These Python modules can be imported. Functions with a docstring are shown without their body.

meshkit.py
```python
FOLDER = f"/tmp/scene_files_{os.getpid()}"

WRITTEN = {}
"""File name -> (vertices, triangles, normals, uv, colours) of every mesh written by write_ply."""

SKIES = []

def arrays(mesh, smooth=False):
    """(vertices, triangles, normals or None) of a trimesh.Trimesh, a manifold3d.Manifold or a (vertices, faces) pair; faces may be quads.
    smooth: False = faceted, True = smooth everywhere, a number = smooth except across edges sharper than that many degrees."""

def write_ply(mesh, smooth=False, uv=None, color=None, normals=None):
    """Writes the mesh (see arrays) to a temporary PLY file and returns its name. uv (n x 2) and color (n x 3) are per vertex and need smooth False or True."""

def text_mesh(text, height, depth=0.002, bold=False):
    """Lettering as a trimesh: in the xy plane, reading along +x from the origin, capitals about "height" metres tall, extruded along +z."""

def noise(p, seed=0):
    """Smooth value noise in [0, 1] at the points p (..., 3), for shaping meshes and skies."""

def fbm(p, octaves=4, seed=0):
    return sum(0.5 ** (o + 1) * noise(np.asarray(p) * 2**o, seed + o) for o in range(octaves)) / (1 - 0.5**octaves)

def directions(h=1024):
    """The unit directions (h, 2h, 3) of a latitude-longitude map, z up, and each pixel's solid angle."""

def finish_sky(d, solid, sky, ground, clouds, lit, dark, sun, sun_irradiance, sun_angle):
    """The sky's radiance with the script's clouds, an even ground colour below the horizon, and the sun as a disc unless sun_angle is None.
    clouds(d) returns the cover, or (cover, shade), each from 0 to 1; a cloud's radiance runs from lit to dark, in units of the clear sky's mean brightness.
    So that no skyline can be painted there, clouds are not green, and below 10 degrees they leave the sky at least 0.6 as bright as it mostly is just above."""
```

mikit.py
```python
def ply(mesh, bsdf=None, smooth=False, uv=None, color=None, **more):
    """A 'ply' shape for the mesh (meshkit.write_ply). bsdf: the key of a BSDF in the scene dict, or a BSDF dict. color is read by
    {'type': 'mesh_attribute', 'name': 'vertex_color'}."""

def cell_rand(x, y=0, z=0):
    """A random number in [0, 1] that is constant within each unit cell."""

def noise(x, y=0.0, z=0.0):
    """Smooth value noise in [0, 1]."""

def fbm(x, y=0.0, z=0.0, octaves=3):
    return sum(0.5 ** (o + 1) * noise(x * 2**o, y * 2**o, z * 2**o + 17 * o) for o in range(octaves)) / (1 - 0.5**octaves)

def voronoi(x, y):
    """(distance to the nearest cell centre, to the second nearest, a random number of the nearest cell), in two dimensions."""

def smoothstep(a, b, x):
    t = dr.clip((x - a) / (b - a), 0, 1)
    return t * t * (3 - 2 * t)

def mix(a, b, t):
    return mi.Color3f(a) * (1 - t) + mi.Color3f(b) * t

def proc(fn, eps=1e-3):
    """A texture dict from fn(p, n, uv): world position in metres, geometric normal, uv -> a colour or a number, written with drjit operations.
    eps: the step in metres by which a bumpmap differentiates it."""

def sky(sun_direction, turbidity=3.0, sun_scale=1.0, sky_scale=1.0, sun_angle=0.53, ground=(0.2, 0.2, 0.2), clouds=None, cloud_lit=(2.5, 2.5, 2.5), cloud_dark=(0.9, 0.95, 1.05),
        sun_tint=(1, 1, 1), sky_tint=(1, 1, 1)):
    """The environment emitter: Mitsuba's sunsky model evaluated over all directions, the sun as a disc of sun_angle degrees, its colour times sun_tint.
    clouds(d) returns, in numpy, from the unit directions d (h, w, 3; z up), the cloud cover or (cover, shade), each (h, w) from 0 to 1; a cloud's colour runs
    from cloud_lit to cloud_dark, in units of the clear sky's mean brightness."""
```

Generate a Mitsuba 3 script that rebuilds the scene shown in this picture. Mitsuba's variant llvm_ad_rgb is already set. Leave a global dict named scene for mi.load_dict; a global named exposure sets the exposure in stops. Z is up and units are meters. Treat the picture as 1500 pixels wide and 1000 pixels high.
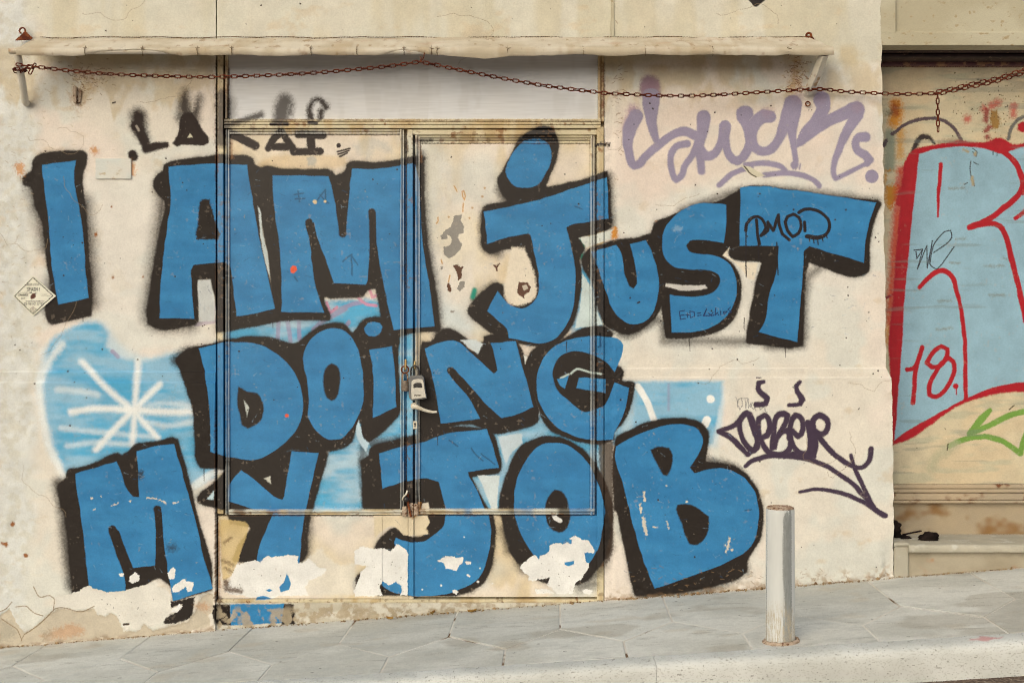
import math, random
import numpy as np, trimesh, shapely
import shapely.geometry as sg
import drjit as dr, mitsuba as mi
import mikit, meshkit
from mikit import noise, fbm, voronoi, smoothstep, mix, cell_rand
T = mi.ScalarTransform4f
scene, labels = {}, {}

# ------------------------------------------------------------------ camera, daylight, exposure
EYE, DIST = 1.297, 6.0                       # eye height above the pavement in front of the door, metres to the wall
scene['camera'] = {'type': 'perspective', 'fov': 45.24, 'fov_axis': 'x', 'near_clip': 0.05, 'far_clip': 500.0,
                   'to_world': T().look_at(origin=[0, -DIST, EYE], target=[0, 0, EYE], up=[0, 0, 1])}
scene['sky'] = mikit.sky((-0.5, -0.95, 0.45), turbidity=4.0, sun_scale=0.3, sun_angle=46, clouds=lambda d: 1.0,
                         cloud_lit=(0.78, 0.81, 0.84), sun_tint=(0.85, 0.98, 1.22), ground=(0.22, 0.21, 0.2))
exposure = 3.34

# wall units: 300 to the metre, u to the right, v downwards, read off the front of the building
def X(u, y=0.0): return (u - 750.0) / 300.0 * (DIST + y) / DIST
def Z(v, y=0.0): return EYE + (500.0 - v) / 300.0 * (DIST + y) / DIST
SLOPE = 0.078                                 # the street climbs to the right
# ------------------------------------------------------------------ vector drawings (spray paint, pens, stains, peeled paint)
# A drawing is a list of closed outlines and strokes in wall units (300 to the metre, v downwards). The material evaluates the
# outlines' distances itself: every 8-unit cell of the wall keeps the segments near it.
def parse(s, plain_r=False):
    """Corner list from 'x,y[,r] ...'; '@ox,oy,k' starts a new local ruler (origin and units per wall unit), '@cr' the ruler of a 375 x 250 block."""
    out, o = [], (0.0, 0.0, 1.0)
    for t in s.split():
        if t[0] == '@':
            q = t[1:]
            if ',' in q:
                o = tuple(float(v) for v in q.split(','))
            elif q == 'p':
                o = (0.0, 0.0, 1.0)
            else:
                o = (375.0 * int(q[0]), 250.0 * int(q[1]), 4.0)
            continue
        v = [float(a) for a in t.split(',')]
        out.append([o[0] + v[0] / o[2], o[1] + v[1] / o[2], (v[2] / (1 if plain_r else o[2])) if len(v) > 2 else -1.0])
    return np.array(out)

def smooth_path(p, closed, step=5.0, corner=48.0):
    """Catmull-Rom through the corners, kept sharp where the line turns hard."""
    n = len(p)
    if n < 3:
        return p
    sharp = np.zeros(n, bool)
    for i in range(n):
        if not closed and i in (0, n - 1):
            sharp[i] = True
            continue
        a, b = p[i, :2] - p[i - 1, :2], p[(i + 1) % n, :2] - p[i, :2]
        la, lb = np.linalg.norm(a), np.linalg.norm(b)
        if la < 1e-6 or lb < 1e-6:
            sharp[i] = True
            continue
        sharp[i] = np.degrees(np.arccos(np.clip(a @ b / la / lb, -1, 1))) > corner
    out = []
    for i in range(n if closed else n - 1):
        j = (i + 1) % n
        p1, p2 = p[i], p[j]
        L = np.linalg.norm(p2[:2] - p1[:2])
        def tangent(k, other, sign):
            if sharp[k]:
                return p2 - p1
            a, b = p[k - 1], p[(k + 1) % n]
            t = b - a
            return t * (L / (np.linalg.norm(t[:2]) + 1e-9))
        m1, m2 = tangent(i, j, 1), tangent(j, i, -1)
        k = max(1, int(L / step))
        if sharp[i] and sharp[j]:
            k = 1
        for t in np.arange(k) / k:
            h = (2 * t**3 - 3 * t**2 + 1) * p1 + (t**3 - 2 * t**2 + t) * m1 + (-2 * t**3 + 3 * t**2) * p2 + (t**3 - t**2) * m2
            out.append(h)
    if not closed:
        out.append(p[-1])
    return np.array(out)

def lin(r, g, b):
    c = np.array([r, g, b], float) / 255
    return np.where(c < 0.04045, c / 12.92, ((c + 0.055) / 1.055) ** 2.4)

class Drawing:
    def __init__(self, x0, y0, x1, y1, cell=8.0):
        self.box, self.cell, self.shapes = (x0, y0, x1, y1), cell, []

    def fill(self, col, *paths, soft=0.9, opacity=1.0, grain=0.0, mottle=0.0, corner=48.0):
        segs = []
        for s in paths:
            q = parse(s) if isinstance(s, str) else np.asarray(s, float)
            if q.shape[1] == 2:
                q = np.hstack([q, np.zeros((len(q), 1))])
            q = smooth_path(q, True, corner=corner)
            q[:, 2] = 0
            segs.append(np.hstack([q, np.roll(q, -1, 0)]))
        self.shapes.append((True, np.vstack(segs), col, soft, opacity, grain, mottle))

    def stroke(self, col, r, *paths, soft=0.9, opacity=1.0, grain=0.0, mottle=0.0, corner=70.0, plain_r=False):
        segs = []
        for s in paths:
            q = parse(s, plain_r) if isinstance(s, str) else np.hstack([np.asarray(s, float)[:, :2], np.full((len(s), 1), -1.0)])
            q[:, 2] = np.where(q[:, 2] < 0, r, q[:, 2])
            if len(q) == 1:
                q = np.vstack([q, q + [0.01, 0, 0]])
            q = smooth_path(q, False, corner=corner)
            segs.append(np.hstack([q[:-1], q[1:]]))
        self.shapes.append((False, np.vstack(segs), col, soft, opacity, grain, mottle))

    def build(self, warp=1.6):
        x0, y0, x1, y1 = self.box
        c = self.cell
        self.nx, self.ny = int(np.ceil((x1 - x0) / c)), int(np.ceil((y1 - y0) / c))
        cx = x0 + (np.arange(self.nx) + 0.5) * c
        cy = y0 + (np.arange(self.ny) + 0.5) * c
        lists, table = [], []
        cells = [[] for _ in range(self.nx * self.ny)]
        recs = []
        for k, (isfill, S, col, soft, opacity, grain, mottle) in enumerate(self.shapes):
            table.append([*col, soft, opacity, grain, mottle, 0])
            reach = soft + grain + warp + 0.5
            rmax = S[:, [2, 5]].max()
            lo = S[:, [0, 1]].copy(); lo = np.minimum(lo, S[:, [3, 4]]).min(0) - rmax - reach - c
            hi = np.maximum(S[:, [0, 1]], S[:, [3, 4]]).max(0) + rmax + reach + c
            ix = np.nonzero((cx > lo[0]) & (cx < hi[0]))[0]
            iy = np.nonzero((cy > lo[1]) & (cy < hi[1]))[0]
            if not len(ix) or not len(iy):
                continue
            gx, gy = np.meshgrid(cx[ix], cy[iy])
            px, py = gx.ravel()[:, None], gy.ravel()[:, None]
            ids = (iy[:, None] * self.nx + ix[None, :]).ravel()
            ax, ay, ra, bx, by, rb = S.T
            dx, dy = bx - ax, by - ay
            t = np.clip(((px - ax) * dx + (py - ay) * dy) / np.maximum(dx * dx + dy * dy, 1e-9), 0, 1)
            dist = np.hypot(px - ax - t * dx, py - ay - t * dy) - np.maximum(ra, rb)
            near = dist < reach + c * 0.7072
            inside = np.zeros(len(ids), bool)
            if isfill:
                cross = ((ay <= py) != (by <= py)) & (px < ax + (py - ay) / np.where(dy == 0, 1e-9, dy) * dx)
                inside = cross.sum(1) % 2 == 1
            for q in range(len(ids)):
                w = np.nonzero(near[q])[0]
                if len(w):
                    if not isfill and (dist[q] + np.maximum(ra, rb) - np.minimum(ra, rb)).min() < -(reach + c * 0.7072):
                        cells[ids[q]].append((k, None, 8 + 1))
                        continue
                    f = (2 if isfill else 0) + (4 if inside[q] else 0)
                    for m, j in enumerate(w):
                        cells[ids[q]].append((k, S[j], f + (1 if m == len(w) - 1 else 0)))
                elif inside[q]:
                    cells[ids[q]].append((k, None, 8 + 1))
        start, data, n = [], [], 0
        for L in cells:
            # paint that hides everything beneath it in this cell: drop what lies under
            for i in range(len(L) - 1, -1, -1):
                if L[i][2] & 8 and table[L[i][0]][4] >= 1 and table[L[i][0]][6] == 0:
                    L = L[i:]
                    break
            start.append((n, n + len(L)))
            n += len(L)
            for k, s, f in L:
                data.append([*(s if s is not None else (0, 0, 0, 0, 0, 0)), f, k])
        data = np.array(data if data else [[0] * 8], np.float32)
        self.count = n
        self.seg = mi.Float(data.ravel())
        self.tab = mi.Float(np.array(table, np.float32).ravel())
        st = np.array(start, np.uint32)
        self.lo, self.hi = mi.UInt32(np.ascontiguousarray(st[:, 0])), mi.UInt32(np.ascontiguousarray(st[:, 1]))
        dr.eval(self.seg, self.tab, self.lo, self.hi)

    def over(self, u, v, base):
        """The drawing at wall coordinates u, v, over the base colour."""
        x0, y0, x1, y1 = self.box
        c = self.cell
        w1, w2 = noise(u * 0.09, v * 0.09, 3.0), noise(u * 0.09, v * 0.09, 9.0)
        speck = noise(u * 0.55, v * 0.55, 1.0)
        patch = fbm(u * 0.017, v * 0.055, 5.0, octaves=4)
        u = u + (w1 - 0.5) * 1.3
        v = v + (w2 - 0.5) * 1.3
        ok = (u > x0) & (u < x1) & (v > y0) & (v < y1)
        ci, cj = dr.floor((u - x0) / c), dr.floor((v - y0) / c)
        cell = mi.UInt32(dr.clip(mi.Int32(cj) * self.nx + mi.Int32(ci), 0, self.nx * self.ny - 1))
        mx, my = x0 + (ci + 0.5) * c, y0 + (cj + 0.5) * c
        i = dr.gather(mi.UInt32, self.lo, cell)
        end = dr.select(ok, dr.gather(mi.UInt32, self.hi, cell), 0)
        base = mi.Color3f(base)

        def body(i, r, g, b, dmin, par):
            a = [dr.gather(mi.Float, self.seg, i * 8 + k) for k in range(8)]
            ax, ay, ra, bx, by, rb = a[:6]
            f, k = mi.UInt32(a[6]), mi.UInt32(a[7])
            dx, dy, ex, ey = bx - ax, by - ay, u - ax, v - ay
            t = dr.clip((ex * dx + ey * dy) / dr.maximum(dx * dx + dy * dy, 1e-9), 0, 1)
            dmin = dr.minimum(dmin, dr.sqrt(dr.square(ex - t * dx) + dr.square(ey - t * dy)) - (ra + t * (rb - ra)))
            qx, qy = mx - u, my - v
            s1 = qx * (ay - v) - qy * (ax - u) >= 0
            s2 = qx * (by - v) - qy * (bx - u) >= 0
            o1 = dx * ey - dy * ex >= 0
            o2 = dx * (my - ay) - dy * (mx - ax) >= 0
            par = par ^ dr.select((s1 ^ s2) & (o1 ^ o2), mi.UInt32(1), mi.UInt32(0))
            last, isfill = (f & 1) > 0, (f & 2) > 0
            inside = isfill & ((par ^ dr.select((f & 4) > 0, mi.UInt32(1), mi.UInt32(0))) > 0)
            T = [dr.gather(mi.Float, self.tab, k * 8 + j) for j in range(7)]
            sd = dr.select(inside, -dmin, dmin) + (speck - 0.5) * 2 * T[5]
            al = dr.select((f & 8) > 0, 1.0, smoothstep(T[3], -T[3], sd)) * T[4] * (1 - T[6] * smoothstep(0.28, 0.72, patch))
            al = dr.select(last, al, 0)
            r, g, b = r + (T[0] - r) * al, g + (T[1] - g) * al, b + (T[2] - b) * al
            dmin = dr.select(last, 1e9, dmin)
            par = dr.select(last, mi.UInt32(0), par)
            return i + 1, r, g, b, dmin, par

        i, r, g, b, dmin, par = dr.while_loop((i, mi.Float(base.x), mi.Float(base.y), mi.Float(base.z), dr.full(mi.Float, 1e9, 1) + u * 0, mi.UInt32(u * 0)),
                                              lambda i, r, g, b, dmin, par: i < end, body)
        return mi.Color3f(r, g, b)
# ------------------------------------------------------------------ what is sprayed, scribbled and peeled on the front
def pt(r, g, b):
    return lin(r, g, b) * 0.80

BLACK, BLUE, SKYBLUE, WHITE = pt(38, 31, 27), pt(56, 133, 188), pt(82, 170, 214), pt(238, 241, 240)
CREAM, LAV, PURPLE, PLUM = pt(230, 220, 202), pt(153, 145, 171), pt(66, 52, 72), pt(158, 140, 176)
PEEL, MORTAR, RUST, OCHRE = pt(234, 234, 232), pt(200, 190, 172), pt(120, 66, 32), pt(205, 140, 62)
GREYMETAL = pt(146, 142, 136)

G = Drawing(-20.37, -20.61, 1320, 960)

# old pale blue piece underneath
PALE = pt(198, 216, 226)
G.fill(PALE, "@01 300,1000 400,930 520,880 620,890 700,1000 @02 860,90 1000,60 1262,40 1262,790 1150,850 1000,760 900,800 400,790 340,720 290,620 265,500 242,380 220,260 240,150 250,60", soft=7, grain=2)
G.fill(PALE, "@p 330,440 440,436 606,450 606,747 332,749", soft=6, grain=2)
G.fill(PALE, "@p 606,590 690,580 745,590 790,600 882,540 884,748 606,749", soft=6, grain=2)
G.fill(PALE, "@22 590,230 1240,228 1235,420 1200,620 900,640 590,600", soft=4, grain=1)
G.fill(SKYBLUE, "@01 300,1000 400,930 520,890 600,900 640,950 @02 620,30 700,90 800,110 880,110 1000,80 1250,60 1262,0 1262,790 1150,850 1000,760 900,800 400,770 360,720 310,620 285,500 262,380 240,260 262,150", soft=5, grain=1.5, mottle=0.42)
G.fill(SKYBLUE, "@p 330,452 440,446 560,440 606,470 606,640 606,745 332,747", soft=6, grain=2, mottle=0.7)
G.fill(SKYBLUE, "@p 606,600 690,590 745,600 790,610 880,560 880,747 606,747", soft=5, grain=2, mottle=0.5)
G.fill(SKYBLUE, "@p 856,370 882,470 872,520 845,520 835,470", soft=5, grain=2, mottle=0.8)
G.fill(SKYBLUE, "@22 590,238 1225,235 1222,330 1205,420 1175,600 900,640 590,600", soft=3.5, grain=1, mottle=0.4)
G.fill(pt(190, 214, 228), "@p 588,196 640,205 655,230 645,300 640,360 660,440 720,480 700,500 640,480 606,300", soft=16, opacity=0.35, grain=4)
# white lines over it
G.stroke(WHITE, 4.4, "@02 810,110 805,250 795,420 785,600", "@02 480,120 620,260 780,400 930,560", "@02 940,250 800,390 680,510 570,630", soft=4.2, opacity=0.9, grain=0.8)
G.stroke(WHITE, 5, "@02 425,412 560,392 760,400 960,408 1140,412", soft=4.5, opacity=0.95, grain=1)
G.stroke(WHITE, 4, "@02 370,505 500,520 700,540 900,555", "@02 345,280 460,290 580,310", "@02 400,610 560,590 760,600", "@02 880,370 1000,360 1130,380", "@02 870,470 1000,490 1130,470", soft=4, opacity=0.5, grain=1)
G.stroke(WHITE, 5, "@02 360,20 290,110 250,210 245,330 262,450 300,600 350,720 375,790", soft=6, opacity=0.8, grain=2)
G.stroke(WHITE, 5, "@02 1130,850 1250,770 1330,740", soft=3, opacity=0.7)
G.stroke(WHITE, 4.5, "@22 735,260 780,330 810,400 830,460", soft=1.5)
G.stroke(WHITE, 6, "@22 1160,335", "@22 1138,460 1130,480", soft=1.2)
G.stroke(PLUM, 1.8, "@22 915,250 915,400", soft=2, opacity=0.4)
# faded tag behind the first row
G.stroke(PLUM, 3.2, "@11 130,860 120,1000", "@11 180,870 195,1000", "@11 245,880 250,990", "@11 330,930 440,840 560,780 610,770", "@11 430,860 520,810", "@11 480,960 540,890", "@01 1180,880 1260,800", "@01 1150,900 1260,880", "@02 660,60 690,90", soft=1, opacity=0.75, mottle=0.3)
G.stroke(pt(214, 140, 170), 2.2, "@11 410,770 430,830 470,800", "@11 600,745 640,780 700,790", "@11 665,700 680,740 700,730", soft=1, opacity=0.8)
# brushed-over patches of buff paint
G.fill(pt(223, 196, 150), "@10 0,960 60,920 200,900 420,905 520,920 540,960 420,990 200,1000 0,990", soft=4, opacity=0.55, grain=2)
G.fill(pt(178, 184, 184), "@10 560,850 640,800 740,820 790,860 800,900 700,860 660,930 600,900", soft=5, opacity=0.4, grain=3)
G.fill(pt(120, 150, 170), "@10 290,920 330,905 350,930 340,970 300,965", soft=2, opacity=0.4, grain=1)

WH = pt(226, 226, 220)
G.fill(WH, "@p 905,330 985,285 1080,258 1180,262 1292,284 1292,330 1275,420 1190,470 1185,525 1080,530 960,520 905,480 920,400", soft=16, grain=3, opacity=0.55)
G.fill(WH, "@p 118,255 225,250 236,330 222,470 240,490 300,482 316,500 190,520 150,470 130,400", soft=14, grain=3, opacity=0.6)
G.fill(WH, "@p 622,215 735,212 742,300 700,330 720,420 690,470 650,430 640,330", soft=18, grain=3, opacity=0.35)
G.fill(pt(231, 214, 203), "@p 905,150 1285,145 1288,262 1080,258 960,290 905,300", soft=14, grain=2, opacity=0.5)
G.fill(WH, "@p 900,556 930,556 925,640 1060,640 1110,700 1105,860 1000,866 940,860", soft=6, grain=2, opacity=0.3)
# the greyish overspray round the black outlines
S = dict(soft=15, grain=2.2, opacity=0.92)
G.stroke(BLACK, 7, "@01 185,80 205,200 240,320 262,450", "@01 300,660 300,800", **S)
G.stroke(BLACK, 7, "@01 505,180 525,400 540,600 550,780", **S)
G.stroke(BLACK, 8, "@01 960,60 950,200 930,380 905,560 880,720 870,860 920,900 1120,900", **S)
G.stroke(BLACK, 6, "@11 960,-100 970,100 985,300 1010,500 1040,700 1065,880 1060,960", soft=8.8, grain=2.0, opacity=0.85)
G.stroke(BLACK, 7, "@11 1340,260 1345,440 1420,480", "@21 0,400 60,420", "@11 1430,110 1460,170", "@11 1290,760 1390,680", soft=7.5, grain=1.6, opacity=0.8)
G.stroke(BLACK, 6, "@21 1000,230 1120,190 1340,118", "@21 885,900 890,1000 1100,1000 1380,1000", "@31 210,980 230,640 300,570", "@31 0,110 200,125 420,150 640,182", "@32 0,30 200,20", soft=7.5, grain=1.6, opacity=0.7)
G.stroke(BLACK, 6, "@21 570,30 578,200 588,320", "@21 640,960 700,960 850,870", soft=6.2, grain=1.6, opacity=0.7)
G.stroke(BLACK, 9, "@02 350,830 370,920 @03 385,30 400,200 430,420", soft=8.8, grain=2.0, opacity=0.85)
G.stroke(BLACK, 7, "@13 300,40 300,150 290,250", "@13 1360,300 1250,440", "@13 1450,100 1480,220", "@23 10,180 60,330", soft=8.8, grain=1.6, opacity=0.75)
G.stroke(BLACK, 8, "@23 760,470 1000,450 1200,410 1350,330", soft=10.0, grain=2.4, opacity=0.85)
G.stroke(BLACK, 7, "@23 420,430 520,330 570,200", "@23 400,440 480,420", soft=8.8, grain=2.0, opacity=0.7)
G.stroke(BLACK, 8, "@02 1030,110 1100,60 1180,60", soft=6.2, grain=2.0, opacity=0.8)
G.stroke(BLACK, 5, "@22 1140,690 1290,730 1370,800", soft=5.0, grain=1.6, opacity=0.7)
G.stroke(BLACK, 6, "@22 520,110 600,160", "@12 640,520 620,700 640,960", "@12 680,600 830,580", soft=5.0, grain=1.6, opacity=0.7)
G.stroke(pt(40, 150, 130), 4, "@21 395,400 415,440", "@11 1280,700 1270,740", "@22 290,205 330,195", "@21 400,490 420,510", soft=2.5)

# black bodies of the letters: I
FOG = []
def body(col, path, rim=8.0, **kw):
    q = smooth_path(parse(path), True, corner=60)[:, :2]
    g = sg.Polygon(q).buffer(0)
    g = g.buffer(2.0).buffer(-5.0).buffer(3.0)
    for a in getattr(g, 'geoms', [g]):
        c = np.array(a.exterior.simplify(0.25).coords)[:-1]
        G.fill(col, c, soft=rim, grain=1.4, opacity=0.6, corner=0)
        FOG.append((col, c))
body(BLACK, "@00 183,1000 190,935 235,900 330,888 440,880 490,884 514,910 508,960 492,1000 @01 487,60 495,150 510,260 518,420 530,560 545,700 540,850 420,880 300,905 270,870 262,800 290,700 275,560 258,400 240,300 200,200 175,100 135,85 128,40 150,20")
# A
body(BLACK, "@00 955,1000 958,965 1000,945 1100,930 1240,910 1310,903 1440,905 1480,925 1485,960 @11 90,0 90,200 20,190 30,330 45,500 75,625 100,760 110,850 110,890 @01 1500,912 1400,928 1330,945 1265,950 1264,860 1258,760 1235,636 1158,640 1165,880 1150,900 950,935 865,905 855,850 878,700 893,580 912,470 935,350 955,270 962,180 930,150 900,100 897,55 935,12 952,0")
# M
body(BLACK, "@10 22,1000 28,975 60,965 100,975 200,985 420,985 445,1000 @11 460,25 @10 520,990 525,955 560,938 700,945 830,930 935,912 1000,912 @11 985,-60 985,0 990,200 1003,400 1030,560 1060,740 1082,920 1080,945 930,950 800,985 740,900 715,800 695,690 650,705 620,738 500,745 430,748 395,735 405,780 435,850 430,880 140,880 100,900 95,830 75,620 60,480 30,320 5,190 10,100 60,100")
# J with its dot
body(BLACK, "@20 -60,1000 -10,910 40,810 150,745 220,742 262,790 278,850 265,930 235,1000 @21 205,75 165,98 400,50 560,-2 575,60 580,200 592,300 585,330 520,362 395,392 430,455 400,510 412,600 410,680 395,780 370,880 320,960 260,1010 150,1030 @22 40,15 -20,0 @11 1440,990 1330,920 1240,840 1240,800 1330,700 1410,650 1440,660 1500,750 @21 -10,790 20,760 60,560 75,470 30,470 @11 1480,460 1370,490 1320,440 1325,215 1350,195 1470,175 1430,120 1412,40")
# U
body(BLACK, "@21 405,545 440,465 530,428 610,400 720,392 800,368 850,380 900,560 890,760 850,850 770,925 690,962 610,945 545,905 500,800 470,660")
# S
body(BLACK, "@21 815,400 830,310 880,280 950,252 1100,192 1200,180 1340,108 1345,440 1275,470 1240,500 1300,550 1338,620 1347,700 1335,780 1300,870 1225,938 1120,970 1000,985 900,985 885,900 868,740 850,560")
# T
body(BLACK, "@21 1325,110 1335,440 1272,468 1266,500 1300,525 1450,535 1460,545 1430,640 1400,800 1375,930 1370,1000 @22 1345,8 1500,28 @32 120,40 205,28 210,0 @31 212,1000 215,800 217,700 225,600 240,540 300,560 400,600 510,628 545,620 592,590 597,540 603,400 632,280 672,190 645,172 400,150 200,120 0,90 @21 1400,85")
# D O I (second row)
body(BLACK, "@02 1020,105 1090,45 1150,30 1240,10 @01 1340,985 1420,972 1500,966 @11 100,978 220,1010 300,950 370,905 440,888 510,895 560,950 585,920 620,875 690,850 750,865 775,900 780,960 840,965 840,1000 @12 832,100 838,250 850,390 832,440 760,520 700,570 660,600 625,570 608,520 625,430 590,500 560,590 520,625 420,650 360,655 200,640 100,690 0,740 @02 1400,760 1255,745 1180,740 1152,690 1145,600 1140,480 1125,370 1095,280 1060,190")
# N
body(BLACK, "@12 960,40 970,0 @11 1020,1000 1060,950 1110,918 1160,930 1260,1000 @12 1230,30 1310,75 1285,45 1290,15 1330,0 @11 1335,970 1380,955 1480,965 @22 30,0 80,100 130,290 155,385 160,430 155,475 100,505 0,530 @12 1400,545 1350,520 1250,490 1100,512 960,545 945,560 945,400")
# G
body(BLACK, "@22 125,300 80,150 110,60 190,0 @21 280,990 400,925 480,905 560,915 600,960 @22 560,20 580,120 640,150 655,175 640,230 700,230 722,240 715,300 690,400 650,475 600,530 600,572 540,600 480,605 400,592 300,560 210,512 165,430")
# M (last row)
body(BLACK, "@02 393,785 400,750 420,737 460,735 560,705 640,665 695,647 722,662 765,630 790,600 810,592 930,580 1020,555 1050,568 1062,600 1090,700 1130,850 1160,990 @03 1195,120 1230,220 1250,320 1250,450 1020,520 1010,440 985,415 930,385 850,430 850,500 745,500 530,500 470,500 430,500 412,300 398,150 380,0 @02 365,980 345,880 350,830 395,795")
G.fill(BLACK, "@03 1000,520 1150,490 1140,560 1130,610 1060,640 960,650 980,610 1060,560 1070,535 1005,555", soft=1.5, grain=1.2)
# Y
body(BLACK, "@02 1158,912 1180,880 1260,820 1330,740 1300,690 @12 0,690 200,640 410,640 420,655 395,760 355,900 330,985 @13 322,15 303,130 298,250 255,305 0,300 @03 1350,290 1400,180 1470,90 1340,70 1330,0 @02 1330,990 1200,957 1165,940")
# J (last row)
body(BLACK, "@12 655,650 680,610 830,570 950,542 1080,500 1355,508 1385,525 1405,570 1440,700 1440,750 1425,775 1265,800 1300,870 1365,985 @13 1390,10 1405,100 1402,200 1380,330 1320,430 1200,487 1000,495 840,490 705,490 705,460 580,470 560,430 590,370 650,330 700,190 725,150 790,95 835,90 880,130 950,145 1010,115 990,90 985,60 1010,15 @12 620,985 612,740 605,702 658,665")
# O (last row)
body(BLACK, "@12 1420,985 1440,860 @22 0,690 50,612 120,578 180,555 260,555 340,580 420,630 470,690 520,760 560,850 592,950 @23 592,0 588,150 562,250 505,330 450,400 360,430 200,420 100,370 @13 1490,240 1450,110 1435,30")
# B
body(BLACK, "@22 600,572 700,510 800,465 930,445 1040,450 1110,475 1150,530 1147,600 1140,660 1130,700 1200,705 1290,720 1370,770 1430,850 1460,930 1470,1000 @23 1470,60 1452,150 1400,240 1375,290 1372,345 1300,395 1100,450 900,480 720,490 690,400 670,280 640,150 612,0 @22 596,980")
for col_, c_ in FOG:
    G.fill(col_, c_, soft=1.8, grain=0.5, corner=0)
# bare wall left between the bodies
P = dict(soft=1.2, grain=0.6)
G.fill(pt(204, 208, 208), "@01 1160,642 1233,640 1256,770 1258,880 1168,882", **P)
G.fill(pt(196, 206, 208), "@11 5,200 22,240 30,340 60,480 76,622 66,600 40,500 20,380", **P)
G.fill(pt(206, 204, 200), "@21 900,662 1000,670 1128,672 1140,690 1100,700 1000,702 930,688 897,680", **P)
G.fill(CREAM, "@21 1275,448 1262,485 1300,530 1440,540 1420,640 1390,640 1330,560 1235,495", **P)
G.fill(pt(214, 220, 214), "@21 395,392 480,375 600,342 605,385 520,420 440,450", **P)
G.fill(pt(200, 216, 218), "@21 415,600 470,690 492,800 530,900 470,912 370,920 400,800", **P)
G.fill(CREAM, "@p 750,362 768,362 780,392 786,422 784,435 775,443 760,447 745,444 738,432 742,400", soft=2.5, grain=1.5)
G.fill(pt(206, 216, 220), "@12 1195,-5 1255,40 1300,72 1330,15 1290,-10", soft=1.5, grain=0.8)
G.fill(pt(220, 224, 220), "@22 65,78 88,92 80,132", **P)
G.fill(pt(190, 214, 228), "@12 600,460 612,520 625,570 660,600 640,650 600,590 580,530", **P)
G.fill(pt(206, 218, 222), "@12 1298,788 1430,788 1420,860 1412,985 1380,985 1340,880", **P)
G.fill(pt(196, 212, 222), "@12 1418,560 1500,545 @22 60,540 60,600 20,630 @12 1500,650 1465,725", soft=1.5, grain=0.8)
G.fill(pt(206, 206, 196), "@12 40,805 78,792 82,836", **P)
G.fill(pt(190, 214, 224), "@02 1218,918 1256,872 1256,922", **P)
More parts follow.
